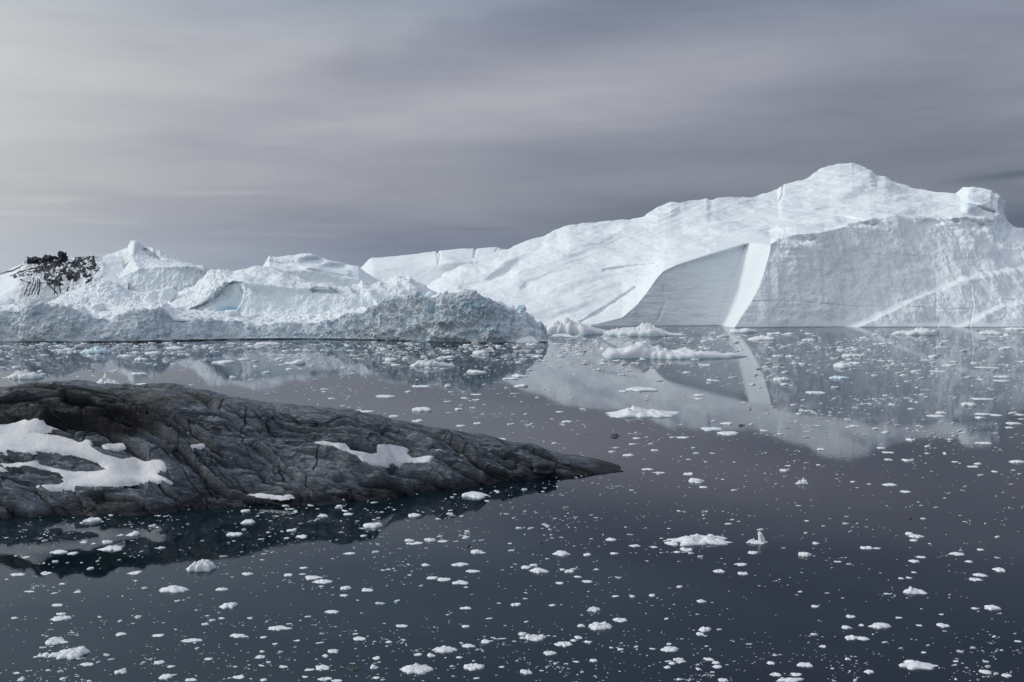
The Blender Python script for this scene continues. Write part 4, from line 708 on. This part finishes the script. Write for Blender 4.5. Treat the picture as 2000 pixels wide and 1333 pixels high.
ro = mesh_obj('rock_headland', PR.reshape(-1, 3), grid_faces(*PR.shape[:2]), M_rock, attrs={'lichen': lich, 'veg': veg, 'crack': np.clip(crk2*.7+.7*jn+.75*g1+.6*g2*sstep(fbm(x_, y_, z_, 5, 3, .5, 271), -.2, .2)+.25*g3+crk*.15*sstep(lob, .1, -.2), 0, 1), 'wet': wet})
ro['kind'] = 'structure'
for i, (a, b_, w_, h_, D_, lb) in enumerate(((994, 921, 32, 24, 164.5, 'dark rounded boulder, leftmost of the shore group behind the rock tip'), (1029, 917, 36, 20, 166, 'dark round-topped boulder in the middle of the shore group'), (1063, 924, 46, 27, 164.5, 'largest dark boulder of the shore group, nearest the rock tip'), (1014, 930, 28, 15, 162.5, 'low boulder at the waterline in front of the shore group'))):
    block('boulder', a, b_+3, D_, w_, h_, M_rock, 400+i, k=.25, n=26, blocky=.35, label=lb, cat='boulder', group='boulders wedged at the foot of the rock')
for m_, lb, pl in masks:
    keep = m_ > .03
    PS = Psm+np.array([0, 0, 1.0])*(.16*sstep(blur(m_, 3, 3), .15, .95)+.18*sstep(m_, .05, .6)-.22+.05*fbm(x_, y_, z_, 1.2, 3, .5, 9))[..., None]
    f = biggest(grid_faces(*PS.shape[:2], keep)); V, f, _ = compact(PS.reshape(-1, 3), f)
    tag(mesh_obj('snow_patch', V, f, M_snow), lb, 'snow patch', 'snow patches left on the rock')

# ------------------------------------------------------------------ brash ice: uncountable small bits
def brash():
    rs = np.random.RandomState(4)
    def dens(px, py):   # relative count per photo pixel
        d = np.interp(py, [641, 655, 665, 680, 700, 715, 735, 760, 820, 870, 930, 1000, 1060, 1120, 1200, 1260, 1333], [50, 90, 170, 160, 80, 38, 18, 14, 13, 11, 10, 12, 12, 7, 6, 12, 15])
        left = (px < 1080); d = np.where(left & (py < 700), d*1.5, d); d = np.where((px > 1100) & (py < 660), d*.7, d)
        d = np.where((px > 1450) & (py < 705), d*.42, d); d = np.where((px < 620) & (py > 715) & (py < 760), d*.5, d)
        d = np.where((px > 1450) & (py > 700) & (py < 860), d*2.6, d)
        d = np.where((px > 300) & (px < 1000) & (py > 950) & (py < 1080), d*1.7, d)
        d = np.where((px > 1350) & (py > 930) & (py < 1230), d*.45, d); d = np.where((px < 1350) & (py > 1080) & (py < 1200), d*.7, d)
        d = np.where((px > 1150) & (px < 1450) & (py > 710) & (py < 860), d*.8, d)
        return d
    N = 320000; px = rs.uniform(-700, 2700, N); py = rs.uniform(641, 1345, N)
    qx, qy = px+.5*(py-900), py*2.4-.35*px; cl = fbm(qx*.8, qy, 0*px, 110, 4, .6, 301); cl2 = fbm(px, py*3, 0*px, 24, 3, .6, 305)
    d = dens(px, py)*np.exp(cl*5.4+cl2*6.5)/760*np.interp(py, [641, 700, 760], [1.5, 1.4, 1])
    keep = (rs.uniform(0, 1, N) < d) & ~((px < -300) & (py > 668) & (py < 1040))
    sil = inter(crR, px); yf = inter(y0, px)
    keep &= ~((px < 1217) & (px > -300) & (py > sil-2) & (py < yf+1)); keep &= ~((px < 1068) & (py < 670.5))
    px, py = px[keep], py[keep]; n = len(px)
    protos = []
    for s in range(14):
        V, f, bl = floe_mesh(2, 2*rs.uniform(.35, .75), 1.0, 900+s, [rs.uniform(.3, 1) for _ in range(4)], lump=.8, na=9, nr=5, under=.5, edge=.55)
        protos.append((V, f))
    nv = len(protos[0][0]); D = D_at(py)
    wpx = (2.6+rs.pareto(2.1, n)*2.4).clip(2, 15)*np.interp(py, [641, 700, 900, 1333], [1.3, 1.25, 1.1, 1.1])
    wm = wpx*D/F; hm = wm*rs.uniform(.08, .27, n)*np.interp(py, [641, 760, 1333], [.85, .95, .9])
    an = rs.normal(0, .55, n)+rs.randint(0, 2, n)*3.1416; pi = rs.randint(0, 14, n)
    Vall = np.empty((n, nv, 3)); Fall = np.empty((n, len(protos[0][1]), 4), np.int64)
    for p_ in range(14):
        s = np.where(pi == p_)[0]
        if not len(s): continue
        V, f = protos[p_]; c, si = np.cos(an[s])[:, None], np.sin(an[s])[:, None]
        x = V[None, :, 0]*wm[s][:, None]/2; y = V[None, :, 1]*wm[s][:, None]/2
        Vall[s, :, 0] = x*c-y*si+((px[s]-1000)/F*D[s])[:, None]; Vall[s, :, 1] = x*si+y*c+D[s][:, None]; Vall[s, :, 2] = V[None, :, 2]*hm[s][:, None]
        Fall[s] = f[None]+(s*nv)[:, None, None]
    o = mesh_obj('brash_ice', Vall.reshape(-1, 3), Fall.reshape(-1, 4), M_floe, base=Vector((0, 200, 0)), smooth=True, attrs={'blue': np.repeat(np.where(rs.uniform(0, 1, n) < .3, rs.uniform(.1, .7, n), 0), nv), 'stain': np.repeat(np.where(rs.uniform(0, 1, n) < .35, rs.uniform(.2, 1, n), 0), nv)})
    o['kind'] = 'stuff'; print('brash', n)
brash()
